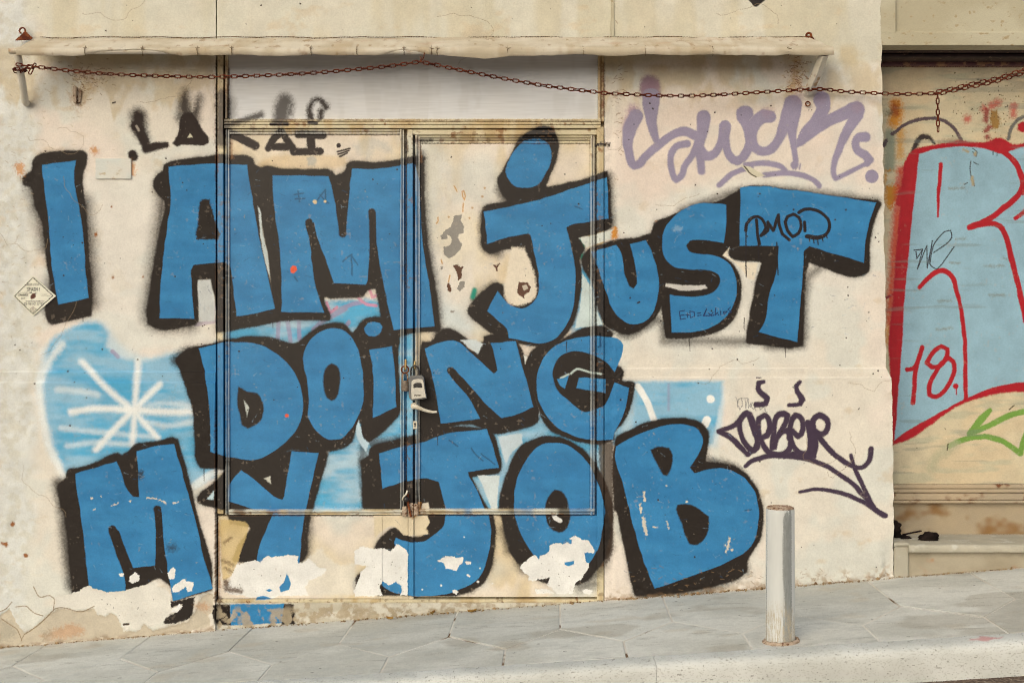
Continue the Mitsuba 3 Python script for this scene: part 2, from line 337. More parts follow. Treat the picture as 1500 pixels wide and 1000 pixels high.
# blue faces: I A M
F = dict(soft=0.9, grain=0.2)
BLUE_THIN = pt(40, 112, 168)
G.fill(BLUE_THIN, "@00 247,965 445,942 @01 435,5 442,120 470,250 490,420 503,600 520,745 340,785 305,560 290,370 265,130 247,0", **F)
G.fill(BLUE, "@00 247,965 445,942 @01 435,5 442,120 470,250 490,420 503,600 520,745 340,785 305,560 290,370 265,130 247,0", **F, mottle=0.5)
G.fill(BLUE_THIN, "@00 990,978 1240,960 1440,962 @01 1445,10 1470,150 1500,330 @11 40,520 105,805 0,832 @01 1380,852 1362,700 1345,570 1320,535 1200,545 1135,552 1120,580 1125,700 1138,865 935,862 945,640 960,480 985,300 1000,170 990,0", **F)
G.fill(BLUE, "@00 990,978 1240,960 1440,962 @01 1445,10 1470,150 1500,330 @11 40,520 105,805 0,832 @01 1380,852 1362,700 1345,570 1320,535 1200,545 1135,552 1120,580 1125,700 1138,865 935,862 945,640 960,480 985,300 1000,170 990,0", **F, mottle=0.5)
G.fill(BLUE_THIN, "@11 90,25 420,28 440,100 460,200 478,320 490,380 515,380 525,340 535,200 550,60 @10 560,985 700,985 930,955 @11 955,60 962,240 972,400 998,580 1025,760 1045,910 805,932 770,780 735,610 705,430 700,240 655,250 662,400 650,640 640,666 455,656 420,560 360,400 335,300 283,310 310,420 330,610 350,700 395,832 145,825 145,600 130,420 100,200", **F)
G.fill(BLUE, "@11 90,25 420,28 440,100 460,200 478,320 490,380 515,380 525,340 535,200 550,60 @10 560,985 700,985 930,955 @11 955,60 962,240 972,400 998,580 1025,760 1045,910 805,932 770,780 735,610 705,430 700,240 655,250 662,400 650,640 640,666 455,656 420,560 360,400 335,300 283,310 310,420 330,610 350,700 395,832 145,825 145,600 130,420 100,200", **F, mottle=0.5)
# J, its dot, U, S, T
G.fill(BLUE_THIN, "@p 752,222 765,208 780,203 797,205 806,215 808,232 801,250 790,268 775,274 757,273 746,264 741,250 746,235", soft=1.2, grain=0.6)
G.fill(BLUE, "@p 752,222 765,208 780,203 797,205 806,215 808,232 801,250 790,268 775,274 757,273 746,264 741,250 746,235", soft=1.2, grain=0.6, mottle=0.5)
G.fill(BLUE_THIN, "@11 1336,238 1500,205 @21 200,155 350,105 470,65 558,40 566,280 430,300 345,315 320,328 328,370 355,480 372,600 370,720 355,820 310,920 250,985 170,1010 @22 40,-10 -20,-18 @21 -30,925 -90,870 -145,820 -85,705 -60,740 0,790 60,808 115,780 152,725 158,620 132,480 108,375 95,365 0,382 @11 1355,425", **F)
G.fill(BLUE, "@11 1336,238 1500,205 @21 200,155 350,105 470,65 558,40 566,280 430,300 345,315 320,328 328,370 355,480 372,600 370,720 355,820 310,920 250,985 170,1010 @22 40,-10 -20,-18 @21 -30,925 -90,870 -145,820 -85,705 -60,740 0,790 60,808 115,780 152,725 158,620 132,480 108,375 95,365 0,382 @11 1355,425", **F, mottle=0.5)
G.fill(BLUE_THIN, "@21 463,478 610,435 640,480 660,600 685,675 712,692 735,660 720,540 690,430 785,405 815,470 845,560 860,660 850,760 810,850 760,890 700,897 640,870 590,810 560,730 530,650 500,550", **F)
G.fill(BLUE, "@21 463,478 610,435 640,480 660,600 685,675 712,692 735,660 720,540 690,430 785,405 815,470 845,560 860,660 850,760 810,850 760,890 700,897 640,870 590,810 560,730 530,650 500,550", **F, mottle=0.5)
G.fill(BLUE_THIN, "@21 1255,200 1150,190 1080,195 1010,225 950,270 900,330 880,400 882,470 910,530 960,568 1040,578 1130,580 1190,592 1217,628 1210,680 1170,718 1100,738 1030,740 925,725 935,945 1040,945 1130,930 1220,885 1280,820 1310,740 1315,650 1290,570 1240,520 1180,495 1100,490 1040,475 1020,440 1040,412 1080,405 1170,410 1240,425 1255,330", **F)
G.fill(BLUE, "@21 1255,200 1150,190 1080,195 1010,225 950,270 900,330 880,400 882,470 910,530 960,568 1040,578 1130,580 1190,592 1217,628 1210,680 1170,718 1100,738 1030,740 925,725 935,945 1040,945 1130,930 1220,885 1280,820 1310,740 1315,650 1290,570 1240,520 1180,495 1100,490 1040,475 1020,440 1040,412 1080,405 1170,410 1240,425 1255,330", **F, mottle=0.5)
G.fill(BLUE_THIN, "@21 1340,100 1400,92 1500,95 @31 100,110 200,122 400,152 635,187 600,280 575,400 560,540 450,505 330,470 240,443 212,468 205,560 195,700 180,880 172,1000 100,985 @21 1445,945 1490,860 @31 5,740 30,660 55,570 62,440 @21 1335,440", **F)
G.fill(BLUE, "@21 1340,100 1400,92 1500,95 @31 100,110 200,122 400,152 635,187 600,280 575,400 560,540 450,505 330,470 240,443 212,468 205,560 195,700 180,880 172,1000 100,985 @21 1445,945 1490,860 @31 5,740 30,660 55,570 62,440 @21 1335,440", **F, mottle=0.5)
# D O I N G
G.fill(BLUE_THIN, "@02 1165,42 1250,20 1340,4 1500,15 @12 80,50 160,110 225,190 262,290 272,380 262,450 230,520 170,590 90,650 0,692 @02 1400,690 1300,665 1240,642 1240,500 1225,330 1195,150", **F)
G.fill(BLUE, "@02 1165,42 1250,20 1340,4 1500,15 @12 80,50 160,110 225,190 262,290 272,380 262,450 230,520 170,590 90,650 0,692 @02 1400,690 1300,665 1240,642 1240,500 1225,330 1195,150", **F, mottle=0.5)
G.fill(BLUE_THIN, "@12 310,-5 @11 350,958 430,922 500,932 550,970 @12 590,40 606,100 622,200 625,330 615,390 590,450 540,530 490,570 440,578 400,565 350,530 318,480 300,445 308,350 300,270 290,200 272,130 280,60", **F)
G.fill(BLUE, "@12 310,-5 @11 350,958 430,922 500,932 550,970 @12 590,40 606,100 622,200 625,330 615,390 590,450 540,530 490,570 440,578 400,565 350,530 318,480 300,445 308,350 300,270 290,200 272,130 280,60", **F, mottle=0.5)
G.fill(BLUE_THIN, "@12 660,48 795,28 808,180 820,385 680,450 685,200", **F)
G.fill(BLUE, "@12 660,48 795,28 808,180 820,385 680,450 685,200", **F, mottle=0.5)
G.fill(BLUE_THIN, "@11 628,925 650,895 690,884 725,893 740,915 728,945 695,970 660,968 638,950", **F)
G.fill(BLUE, "@11 628,925 650,895 690,884 725,893 740,915 728,945 695,970 660,968 638,950", **F, mottle=0.5)
G.fill(BLUE_THIN, "@12 985,42 1070,10 1170,0 1290,95 1395,188 1415,170 1395,80 1375,10 1500,0 @22 20,0 50,110 85,230 125,385 0,438 @12 1435,450 1350,370 1250,260 1165,165 1130,165 1128,190 1190,270 1250,340 1310,455 1080,482 1060,350 1030,200", **F)
G.fill(BLUE, "@12 985,42 1070,10 1170,0 1290,95 1395,188 1415,170 1395,80 1375,10 1500,0 @22 20,0 50,110 85,230 125,385 0,438 @12 1435,450 1350,370 1250,260 1165,165 1130,165 1128,190 1190,270 1250,340 1310,455 1080,482 1060,350 1030,200", **F, mottle=0.5)
G.fill(BLUE_THIN, "@22 145,260 152,180 190,90 250,30 300,0 @21 340,990 400,975 480,968 540,972 620,985 @22 650,20 640,90 600,180 570,140 520,100 450,70 370,55 310,70 265,110 243,170 240,210 255,260 280,300 320,335 380,385 430,412 500,392 545,370 600,240 685,270 665,380 640,450 600,528 590,570 540,575 480,578 420,570 330,540 260,500 200,430 155,340", **F)
G.fill(BLUE, "@22 145,260 152,180 190,90 250,30 300,0 @21 340,990 400,975 480,968 540,972 620,985 @22 650,20 640,90 600,180 570,140 520,100 450,70 370,55 310,70 265,110 243,170 240,210 255,260 280,300 320,335 380,385 430,412 500,392 545,370 600,240 685,270 665,380 640,450 600,528 590,570 540,575 480,578 420,570 330,540 260,500 200,430 155,340", **F, mottle=0.5)
# M Y J O B
G.fill(BLUE_THIN, "@02 450,770 560,738 690,700 718,770 745,850 785,905 822,908 817,760 808,640 930,610 1025,598 1060,720 1100,860 1140,1000 @03 1170,130 1200,270 1225,340 1250,440 1020,515 1005,420 985,300 965,150 955,0 @02 945,965 920,960 910,990 @03 918,100 915,305 787,322 745,220 705,105 680,80 650,85 645,110 680,220 735,380 740,500 530,500 525,400 505,200 480,0 @02 460,870", **F)
G.fill(BLUE, "@02 450,770 560,738 690,700 718,770 745,850 785,905 822,908 817,760 808,640 930,610 1025,598 1060,720 1100,860 1140,1000 @03 1170,130 1200,270 1225,340 1250,440 1020,515 1005,420 985,300 965,150 955,0 @02 945,965 920,960 910,990 @03 918,100 915,305 787,322 745,220 705,105 680,80 650,85 645,110 680,220 735,380 740,500 530,500 525,400 505,200 480,0 @02 460,870", **F, mottle=0.5)
G.fill(BLUE_THIN, "@p 335,710 352,689 375,706 400,728 412,733 415,728 420,695 426,661 465,664 447,747 441,790 438,828 375,825 380,800 394,765 400,750 372,746 333,735", **F)
G.fill(BLUE, "@p 335,710 352,689 375,706 400,728 412,733 415,728 420,695 426,661 465,664 447,747 441,790 438,828 375,825 380,800 394,765 400,750 372,746 333,735", **F, mottle=0.5)
G.fill(BLUE_THIN, "@12 720,660 830,625 980,590 1130,540 1350,515 1380,600 1425,740 1240,765 1245,790 1290,870 1340,985 @13 1360,10 1375,100 1370,200 1340,320 1290,400 1200,450 1100,482 960,492 850,480 780,460 740,430 740,380 800,300 840,240 810,180 820,152 860,165 925,178 985,170 1050,130 1100,80 1110,10 @12 1110,985 1090,900 1070,825 1000,805 870,820 740,865", **F)
G.fill(BLUE, "@12 720,660 830,625 980,590 1130,540 1350,515 1380,600 1425,740 1240,765 1245,790 1290,870 1340,985 @13 1360,10 1375,100 1370,200 1340,320 1290,400 1200,450 1100,482 960,492 850,480 780,460 740,430 740,380 800,300 840,240 810,180 820,152 860,165 925,178 985,170 1050,130 1100,80 1110,10 @12 1110,985 1090,900 1070,825 1000,805 870,820 740,865", **F, mottle=0.5)
G.fill(BLUE_THIN, "@22 15,900 20,850 40,780 90,690 150,620 200,600 270,595 330,610 400,660 450,720 490,800 520,880 540,960 @23 545,0 530,100 500,220 450,300 370,380 270,380 180,320 120,240 80,180 40,100 15,0", **F)
G.fill(BLUE, "@22 15,900 20,850 40,780 90,690 150,620 200,600 270,595 330,610 400,660 450,720 490,800 520,880 540,960 @23 545,0 530,100 500,220 450,300 370,380 270,380 180,320 120,240 80,180 40,100 15,0", **F, mottle=0.5)
G.fill(BLUE_THIN, "@22 605,612 680,570 780,525 900,490 1000,485 1070,500 1105,540 1112,600 1080,670 1040,735 1068,768 1130,750 1200,740 1290,755 1370,810 1420,880 1437,960 @23 1442,20 1425,130 1380,210 1300,265 1180,320 1000,385 835,440 780,310 730,150 690,0 @22 650,830 605,700", **F)
G.fill(BLUE, "@22 605,612 680,570 780,525 900,490 1000,485 1070,500 1105,540 1112,600 1080,670 1040,735 1068,768 1130,750 1200,740 1290,755 1370,810 1420,880 1437,960 @23 1442,20 1425,130 1380,210 1300,265 1180,320 1000,385 835,440 780,310 730,150 690,0 @22 650,830 605,700", **F, mottle=0.5)
# black inside the faces
K = dict(soft=1.5, grain=0.45)
G.fill(BLACK, "@01 1172,185 1190,166 1225,168 1242,230 1270,320 1295,370 1280,400 1160,405 1145,380 1160,310", soft=1.6, grain=1.0)
G.fill(BLACK, "@02 1388,264 1415,275 1440,292 1500,305 @12 25,345 40,390 30,450 0,485 @02 1445,513 1415,495 1400,440 1385,370", **K)
G.fill(pt(196, 202, 198), "@02 1420,345 1455,388 1440,440", **P)
G.fill(BLACK, "@12 440,126 470,140 487,190 487,250 475,310 455,345 435,350 410,330 393,280 390,220 400,165 415,140", **K)
G.fill(BLACK, "@22 245,170 265,112 310,72 370,57 450,70 520,100 570,140 604,180 640,168 620,215 600,238 520,222 450,214 396,214 378,272 420,280 500,294 550,308 545,370 500,392 430,412 380,385 320,335 280,300 255,260 241,210", **K)
G.stroke(pt(190, 206, 202), 1.4, "@22 345,190 380,162 420,168 460,180 520,190", "@22 285,215 330,195", soft=1.2)
G.fill(BLUE, "@22 262,222 300,214 332,198 312,278 285,262", **F)
G.fill(BLACK, "@22 810,632 850,614 920,620 938,660 938,700 925,750 905,785 880,780 855,730 825,675", **K)
G.fill(BLACK, "@22 955,978 965,955 1010,945 1070,962 1120,1000 @23 1150,20 1150,80 1125,150 1080,185 1035,180 1010,130 985,50", **K)
G.fill(BLACK, "@22 195,975 210,920 250,872 290,877 320,920 335,975 @23 342,20 335,70 310,108 270,120 225,95 200,40", **K)
G.stroke(PEEL, 3.5, "@23 245,15 255,35 280,50", soft=1)
G.fill(BLACK, "@03 985,190 1020,180 1045,205 1020,225 990,220", soft=6, grain=3, opacity=0.7)
G.stroke(BLACK, 6, "@02 825,775", soft=4, grain=3, opacity=0.8)
G.fill(BLUE, "@22 396,215 450,212 548,222 545,300 500,294 420,280 378,272", **F)
G.stroke(BLACK, 5.4, "@11 304,300", "@11 677,240", "@12 1140,172", "@03 665,96", "@02 928,978", "@11 503,368 503,300", soft=1.3, grain=0.4)
G.stroke(BLACK, 4.5, "@01 1205,185", soft=1.6, grain=0.6)
G.fill(pt(58, 44, 34), "@22 505,600 592,582 594,1000 @23 592,0 590,180 575,260 545,300 555,200 580,100 560,0 @22 550,960 515,780", soft=2.5, grain=1.4, opacity=0.85)
# dark brown lines in the angles of the door frame
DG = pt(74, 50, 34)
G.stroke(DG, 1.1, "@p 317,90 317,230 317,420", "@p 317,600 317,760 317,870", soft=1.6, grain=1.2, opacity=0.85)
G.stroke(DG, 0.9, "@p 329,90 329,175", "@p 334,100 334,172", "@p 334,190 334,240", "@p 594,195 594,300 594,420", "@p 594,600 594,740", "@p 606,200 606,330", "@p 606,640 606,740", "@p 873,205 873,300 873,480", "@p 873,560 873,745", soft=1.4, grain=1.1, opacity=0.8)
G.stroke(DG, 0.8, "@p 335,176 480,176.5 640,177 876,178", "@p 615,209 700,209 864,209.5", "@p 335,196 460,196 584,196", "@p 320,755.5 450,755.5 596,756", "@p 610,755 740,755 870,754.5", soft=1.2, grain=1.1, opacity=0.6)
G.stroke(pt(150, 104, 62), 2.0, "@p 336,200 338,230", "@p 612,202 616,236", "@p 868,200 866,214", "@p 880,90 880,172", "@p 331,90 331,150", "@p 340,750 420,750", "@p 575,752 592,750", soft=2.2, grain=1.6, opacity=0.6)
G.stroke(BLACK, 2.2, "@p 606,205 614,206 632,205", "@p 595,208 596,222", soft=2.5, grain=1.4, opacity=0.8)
# buff wall in the hook of the last J, between the bars
G.fill(pt(222, 208, 180), "@p 547,755 608,755 626,755 630,765 622,775 628,782 610,783 590,783 580,772 568,772 548,788", soft=1.2, grain=0.6)
G.fill(pt(224, 216, 200), "@p 618,738 627,736 629,752 615,752", soft=1)
# upper left lettering in black-brown
LK = pt(42, 31, 28)
L1 = dict(soft=1.6, grain=0.6)
LF = dict(soft=8, grain=2.2)
G.stroke(LK, 9, "@00 810,682,50 815,740,46 845,810,30", **LF)
G.stroke(LK, 7, "@00 795,735,30 832,800,30 855,850,26 855,872,26 920,858,24 975,850,18", soft=2.2, grain=0.8)
G.stroke(LK, 8, "@00 1085,545,20 1080,620,42 1100,700,52", "@00 1168,572,16 1150,640,26 1140,690,30", "@00 1060,600,18 1055,690,24", soft=9, grain=2, opacity=0.95)
G.fill(LK, "@00 1045,770 1058,690 1085,660 1130,658 1155,700 1185,760 1225,808 1222,840 1190,852 1060,850 1038,860 1013,840", **L1)
G.fill(pt(204, 200, 178), "@00 1095,808 1112,782 1130,806", soft=0.8)
G.stroke(LK, 6.5, "@00 775,905,27 782,918,26", soft=2, grain=1)
G.stroke(pt(170, 160, 150), 2, "@00 800,740,7 812,765,7", soft=1, opacity=0.8)
G.stroke(LK, 9, "@00 1300,560 1300,700 1300,830", soft=6, grain=2, opacity=0.9)
G.stroke(LK, 8, "@00 1345,600 1345,690", soft=8, grain=2, opacity=0.5)
G.stroke(LK, 6.5, "@00 1330,775 1400,805 1480,845 1490,850", soft=1.6, grain=0.7)
G.stroke(LK, 5, "@00 1330,740 1440,700 1500,678 @10 25,668", soft=4, grain=1.4, opacity=0.9)
G.stroke(LK, 10, "@10 165,590,46 150,640,48 140,695,46", "@10 205,610,16 190,660,22", soft=7, grain=2, opacity=0.9)
G.stroke(LK, 3.5, "@10 405,622,22 370,580,14 330,590,14 308,640,18 318,690,20", "@10 378,650,20 375,690,16", soft=4, grain=1.6)
G.stroke(LK, 2.6, "@10 90,730 185,728", "@10 312,722 355,722", soft=1)
G.stroke(LK, 5.5, "@10 140,775 100,810 68,862", "@10 150,775 185,830 220,885", "@10 100,858 180,855", "@10 240,785 390,790", "@10 315,800,27 320,870,24", "@10 215,885 370,882", **L1)
G.stroke(LK, 3.6, "@10 480,848", soft=0.9)
G.stroke(LK, 1.4, "@10 475,885 545,868", "@10 478,900 540,880", "@10 485,914 530,893", soft=1.2)
# lavender tag
V = dict(soft=1.5, grain=0.3, corner=110)
G.stroke(pt(170, 138, 160), 9, "@900,110,7.143 370,110 360,200", "@900,110,7.143 200,380 160,560", soft=6, grain=3, opacity=0.8)
G.stroke(pt(150, 122, 140), 9, "@900,110,7.143 370,110,110 380,200,100", soft=4, grain=1.5, opacity=0.9)
G.stroke(LAV, 9, "@900,110,7.143 385,230,90 385,300,90 385,430,62 400,560,50 440,680,36", **V)
G.stroke(LAV, 8, "@900,110,7.143 230,430,75 165,560,72 140,700,55 155,830,45 210,950,45 330,850,45 480,720,45 620,620,45 740,590,48 850,640,50", **V)
G.stroke(LAV, 5, "@900,110,7.143 760,720,40 650,750 590,850 600,1000,34 650,1100 700,1060 740,950 820,830 870,700", **V)
G.stroke(LAV, 8, "@900,110,7.143 935,440,75 920,600,60 880,780,50 900,900,42 910,1010,40", **V)
G.stroke(LAV, 7, "@900,110,7.143 900,780,50 960,850,52 1040,830,46 1110,720,42 1155,540,60", **V)
G.stroke(LAV, 7, "@900,110,7.143 1155,540,62 1165,720,46 1210,850,45 1290,900,48 1370,830,42 1420,700,50 1390,540,52 1340,440,60", **V)
G.stroke(LAV, 10, "@1090,110,7.143 0,400,80 @1090,110,7.143 20,400,80", **V)
G.stroke(LAV, 7, "@1090,110,7.143 270,440,66 210,430,72 120,500,66 70,620,62 100,740,56 190,800,48 290,770,48 370,660,50 430,500,66 510,300,90", **V)
G.stroke(LAV, 5, "@1090,110,7.143 -20,870,40 30,780,40 60,700", **V)
G.stroke(LAV, 8, "@1090,110,7.143 520,320,85 505,480,70 500,600,50 520,760,34 540,900,30", "@1090,110,7.143 530,940,44", **V)
G.stroke(LAV, 6, "@1090,110,7.143 560,740,20 640,620,60 760,470,62 830,340,75 810,260,90", **V)
G.stroke(LAV, 6, "@1090,110,7.143 590,700,46 760,560,58 920,460,62 1090,390,72 1180,360,85 1180,420,70 1080,580,52 1010,740,40 950,900,32 930,1010,28 960,1080,28 1010,1060,26 1290,920,22", **V)
G.stroke(LAV, 6, "@1090,110,7.143 1270,650,55 1210,650,50 1165,710,44 1190,790,42 1270,840,44 1310,890,46 1290,925,36", **V)
G.stroke(pt(160, 138, 158), 8, "@1090,110,7.143 800,240 780,200", "@1090,110,7.143 560,230", "@1090,110,7.143 1190,330", "@1090,110,7.143 250,390", soft=6, grain=3, opacity=0.45)
G.stroke(LAV, 4.2, "@p 1054,271 1068,258 1084,250 1100,246", "@p 1092,242 1115,239 1140,242 1150,250", "@p 1120,256 1150,254 1172,256 1190,263 1200,272", **V)
G.fill(pt(212, 206, 184), "@p 1084,242 1098,245 1112,252 1122,257 1106,260 1094,252", soft=0.8, corner=25)
G.stroke(pt(50, 42, 36), 0.8, "@p 1090,244 1098,253 1108,259", soft=0.8)
G.stroke(LAV, 10, "@31 608,35", soft=1.0)
G.stroke(LAV, 1.0, "@1090,110,7.143 520,930 515,985", "@1090,110,7.143 545,930 545,990", "@1090,110,7.143 590,930 580,985", soft=0.8)
# purple tag
R = dict(soft=1.3, grain=0.3, corner=125)
q = "@1040,540,5.556 "
G.stroke(PURPLE, 3.6, q + "430,105,16.4 390,115,21.1 385,160,22.2 420,205,23.4 460,240,24.6 450,280,21.1 370,288,23.4", q + "725,105,17.5 695,140,19.9 705,190,21.1 745,250,25.7 730,285,19.9 635,295,17.5", **R)
G.stroke(PURPLE, 3.5, q + "68,508,21.1 200,450,23.4 290,360,25.7 330,410,29.2 365,520,30.4 385,600,28.1 350,660,25.7 290,620,23.4 245,520,22.2 235,430,23.4 260,390",
         q + "68,508,21.1 150,550,23.4 240,630,23.4 290,690,18.7", q + "300,690,25.7 345,660 400,560,23.4 460,540,25.7 480,450,23.4 440,375,23.4 395,400,23.4 390,500,23.4 420,600,23.4 480,680,25.7 600,690,28.1 650,600,23.4 620,500,25.7 540,560,21.1 520,640",
         q + "500,640,25.7 510,540,23.4 520,420,23.4 560,365,25.7 620,380,25.7 600,450,23.4 540,540", q + "640,560,25.7 650,440,23.4 690,375,23.4 740,410,23.4 750,490,23.4 710,545,23.4 660,500,23.4 650,560,23.4 690,650,23.4 750,690,25.7 800,680,25.7 810,560,25.7 790,440,28.1",
         q + "600,700,30.4 690,690,25.7 840,710,21.1", q + "810,700,28.1 835,690,25.7 850,600,25.7 830,480,28.1 830,420,25.7 880,375,25.7 940,410,23.4 950,480,23.4 910,530,23.4 840,500,25.7",
         q + "830,500,30.4 900,580,25.7 1000,690,22.2 1140,780,21.1 1230,800,19.9 1290,740,19.9 1300,650,23.4", q + "1140,700,16.4 1165,790,18.7 1200,870,19.9 1260,1000,21.1 1330,1130,21.1 1415,1190,23.4",
         q + "285,785,18.7 350,740,21.1 480,705,22.2 640,705,23.4 820,740,22.2 960,800,19.9 1100,890,19.9 1200,980,21.1 1330,1130", q + "725,1000,14.0 860,975,16.4 1000,990,17.5 1130,1030,18.7 1260,1090,18.7 1400,1190,21.1", **R)
G.stroke(PURPLE, 0.8, q + "375,72 410,72", soft=0.8)
PEN = pt(70, 70, 84)
G.stroke(PEN, 0.45, q + "205,230 215,250 218,310 225,250 250,235 255,300 235,330 225,300", q + "255,240 300,235 285,320 280,250", q + "310,240 305,320 330,270 325,310", q + "340,270 330,310 350,330 365,300 370,340", q + "400,300 405,330 440,300 445,340 460,350", soft=0.5, opacity=0.8)
# thin marker writing
MK = pt(36, 30, 34)
G.stroke(MK, 2.3, "@21 1370,350 1375,310 1400,280 1440,270 1465,285", "@21 1430,290 1440,370 1450,430,10", "@21 1465,285 1490,330 1460,380 1500,350 @31 0,300", "@31 0,300 30,350 60,260 65,320 85,370", "@31 85,370 125,405", soft=0.7)
G.stroke(MK, 2.4, "@31 100,300 115,270 150,255 180,275 195,320 180,365 145,385 115,350 100,300", "@31 180,245 215,225 270,230 330,260 360,310 345,370 290,395,13 230,385,13", "@31 215,300 218,350", soft=0.7)
G.stroke(MK, 0.9, "@21 1372,340 1372,620", "@21 1442,400 1445,520", "@31 50,420 60,610", "@31 240,390 242,415", "@31 265,395 268,425", "@31 290,395 293,435", "@31 318,390 322,415", "@31 345,370 348,395", soft=0.6)
G.stroke(pt(30, 52, 96), 0.7, "@21 1010,820 980,825 985,870 1015,865", "@21 985,848 1008,845", "@21 1018,845 1037,843", "@21 1027,832 1028,858", "@21 1040,820 1045,860 1070,850 1065,825 1040,820", "@21 1085,835 1105,832", "@21 1088,848 1108,845", "@21 1120,850 1140,810 1125,850 1145,848", "@21 1150,835 1165,845 1150,850", "@21 1180,830 1165,848 1185,845", "@21 1195,805 1192,845 1205,830 1212,845", "@21 1225,820 1225,842", "@21 1240,825 1245,840 1262,825 1240,825", "@21 1280,800 1265,815 1285,825 1268,838", soft=0.5)
# bits of older paint, drips and pen on the door
G.fill(pt(226, 92, 62), "@11 195,570 210,552 232,555 236,580 215,600 198,595", soft=1)
G.stroke(pt(226, 92, 62), 2.8, "@12 175,436", soft=1)
DK = pt(30, 66, 96)
G.stroke(DK, 1.0, "@11 555,490 560,610", "@11 505,530 540,500 560,490", "@11 560,500 590,550", "@11 220,140 270,130", "@11 225,165 280,160", "@11 240,120 250,180", "@11 340,190 400,110", "@11 370,140 420,190", "@11 400,110 405,190", "@11 220,620 240,645", "@12 1130,580 1180,615", "@12 1260,630 1290,670 1330,700", "@12 1320,660 1400,720", "@21 370,205 410,220", "@22 1360,985 1400,980", soft=1.2, opacity=0.7)
G.stroke(pt(210, 196, 160), 3.2, "@11 340,180", "@11 400,178,8", soft=1)
G.fill(pt(150, 180, 205), "@21 960,320 1000,330 990,360 940,350", soft=3, opacity=0.5, grain=2)

G.fill(BLACK, "@p 310,884 338,884 338,916 316,914", "@p 414,884 430,884 432,914 412,914", soft=1.5, grain=0.8)
G.fill(BLUE, "@p 337,884 416,884 412,912 338,916", soft=1, grain=0.5)

rw = random.Random(41)
def scuffs(n, x0, x1, y0, y1, col, op, r=0.5, lmax=9):
    q = []
    for _ in range(n):
        x, y, a, l = rw.uniform(x0, x1), rw.uniform(y0, y1), rw.gauss(0.2, 0.7), rw.uniform(1, lmax)
        q.append(f"{x:.1f},{y:.1f},{r * rw.uniform(.5, 1.5):.2f} {x + l * math.cos(a):.1f},{y + l * math.sin(a):.1f},{r * 0.4:.2f}")
    G.stroke(col, r, *q, soft=0.6, grain=0.5, opacity=op)
for x0_, x1_, y0_, y1_, n_ in ((65, 130, 240, 440, 18), (240, 400, 245, 460, 30), (400, 630, 255, 470, 34), (710, 880, 280, 490, 26), (870, 1080, 300, 490, 36), (1090, 1285, 275, 500, 30), (300, 530, 490, 660, 26), (620, 900, 500, 640, 30), (115, 300, 650, 860, 40), (560, 720, 640, 860, 26), (755, 880, 660, 800, 18), (905, 1110, 620, 850, 46)):
    scuffs(n_, x0_, x1_, y0_, y1_, pt(150, 176, 196), 0.35)
    scuffs(n_, x0_, x1_, y0_, y1_, pt(26, 74, 116), 0.4)
    scuffs(n_ // 2, x0_, x1_, y0_, y1_, pt(180, 168, 150), 0.55, 0.4, 3)
# a few runs of thin paint
for x_, y_, l_ in ((121, 455, 16), (262, 470, 14), (398, 470, 10), (1010, 500, 14), (1150, 505, 18), (300, 690, 14), (118, 862, 12), (640, 640, 12), (1090, 470, 12), (830, 505, 10)):
    G.stroke(BLACK, 0.6, f"{x_},{y_ - 4},0.9 {x_ + 0.4},{y_ + l_},0.5", soft=0.7, opacity=0.8)

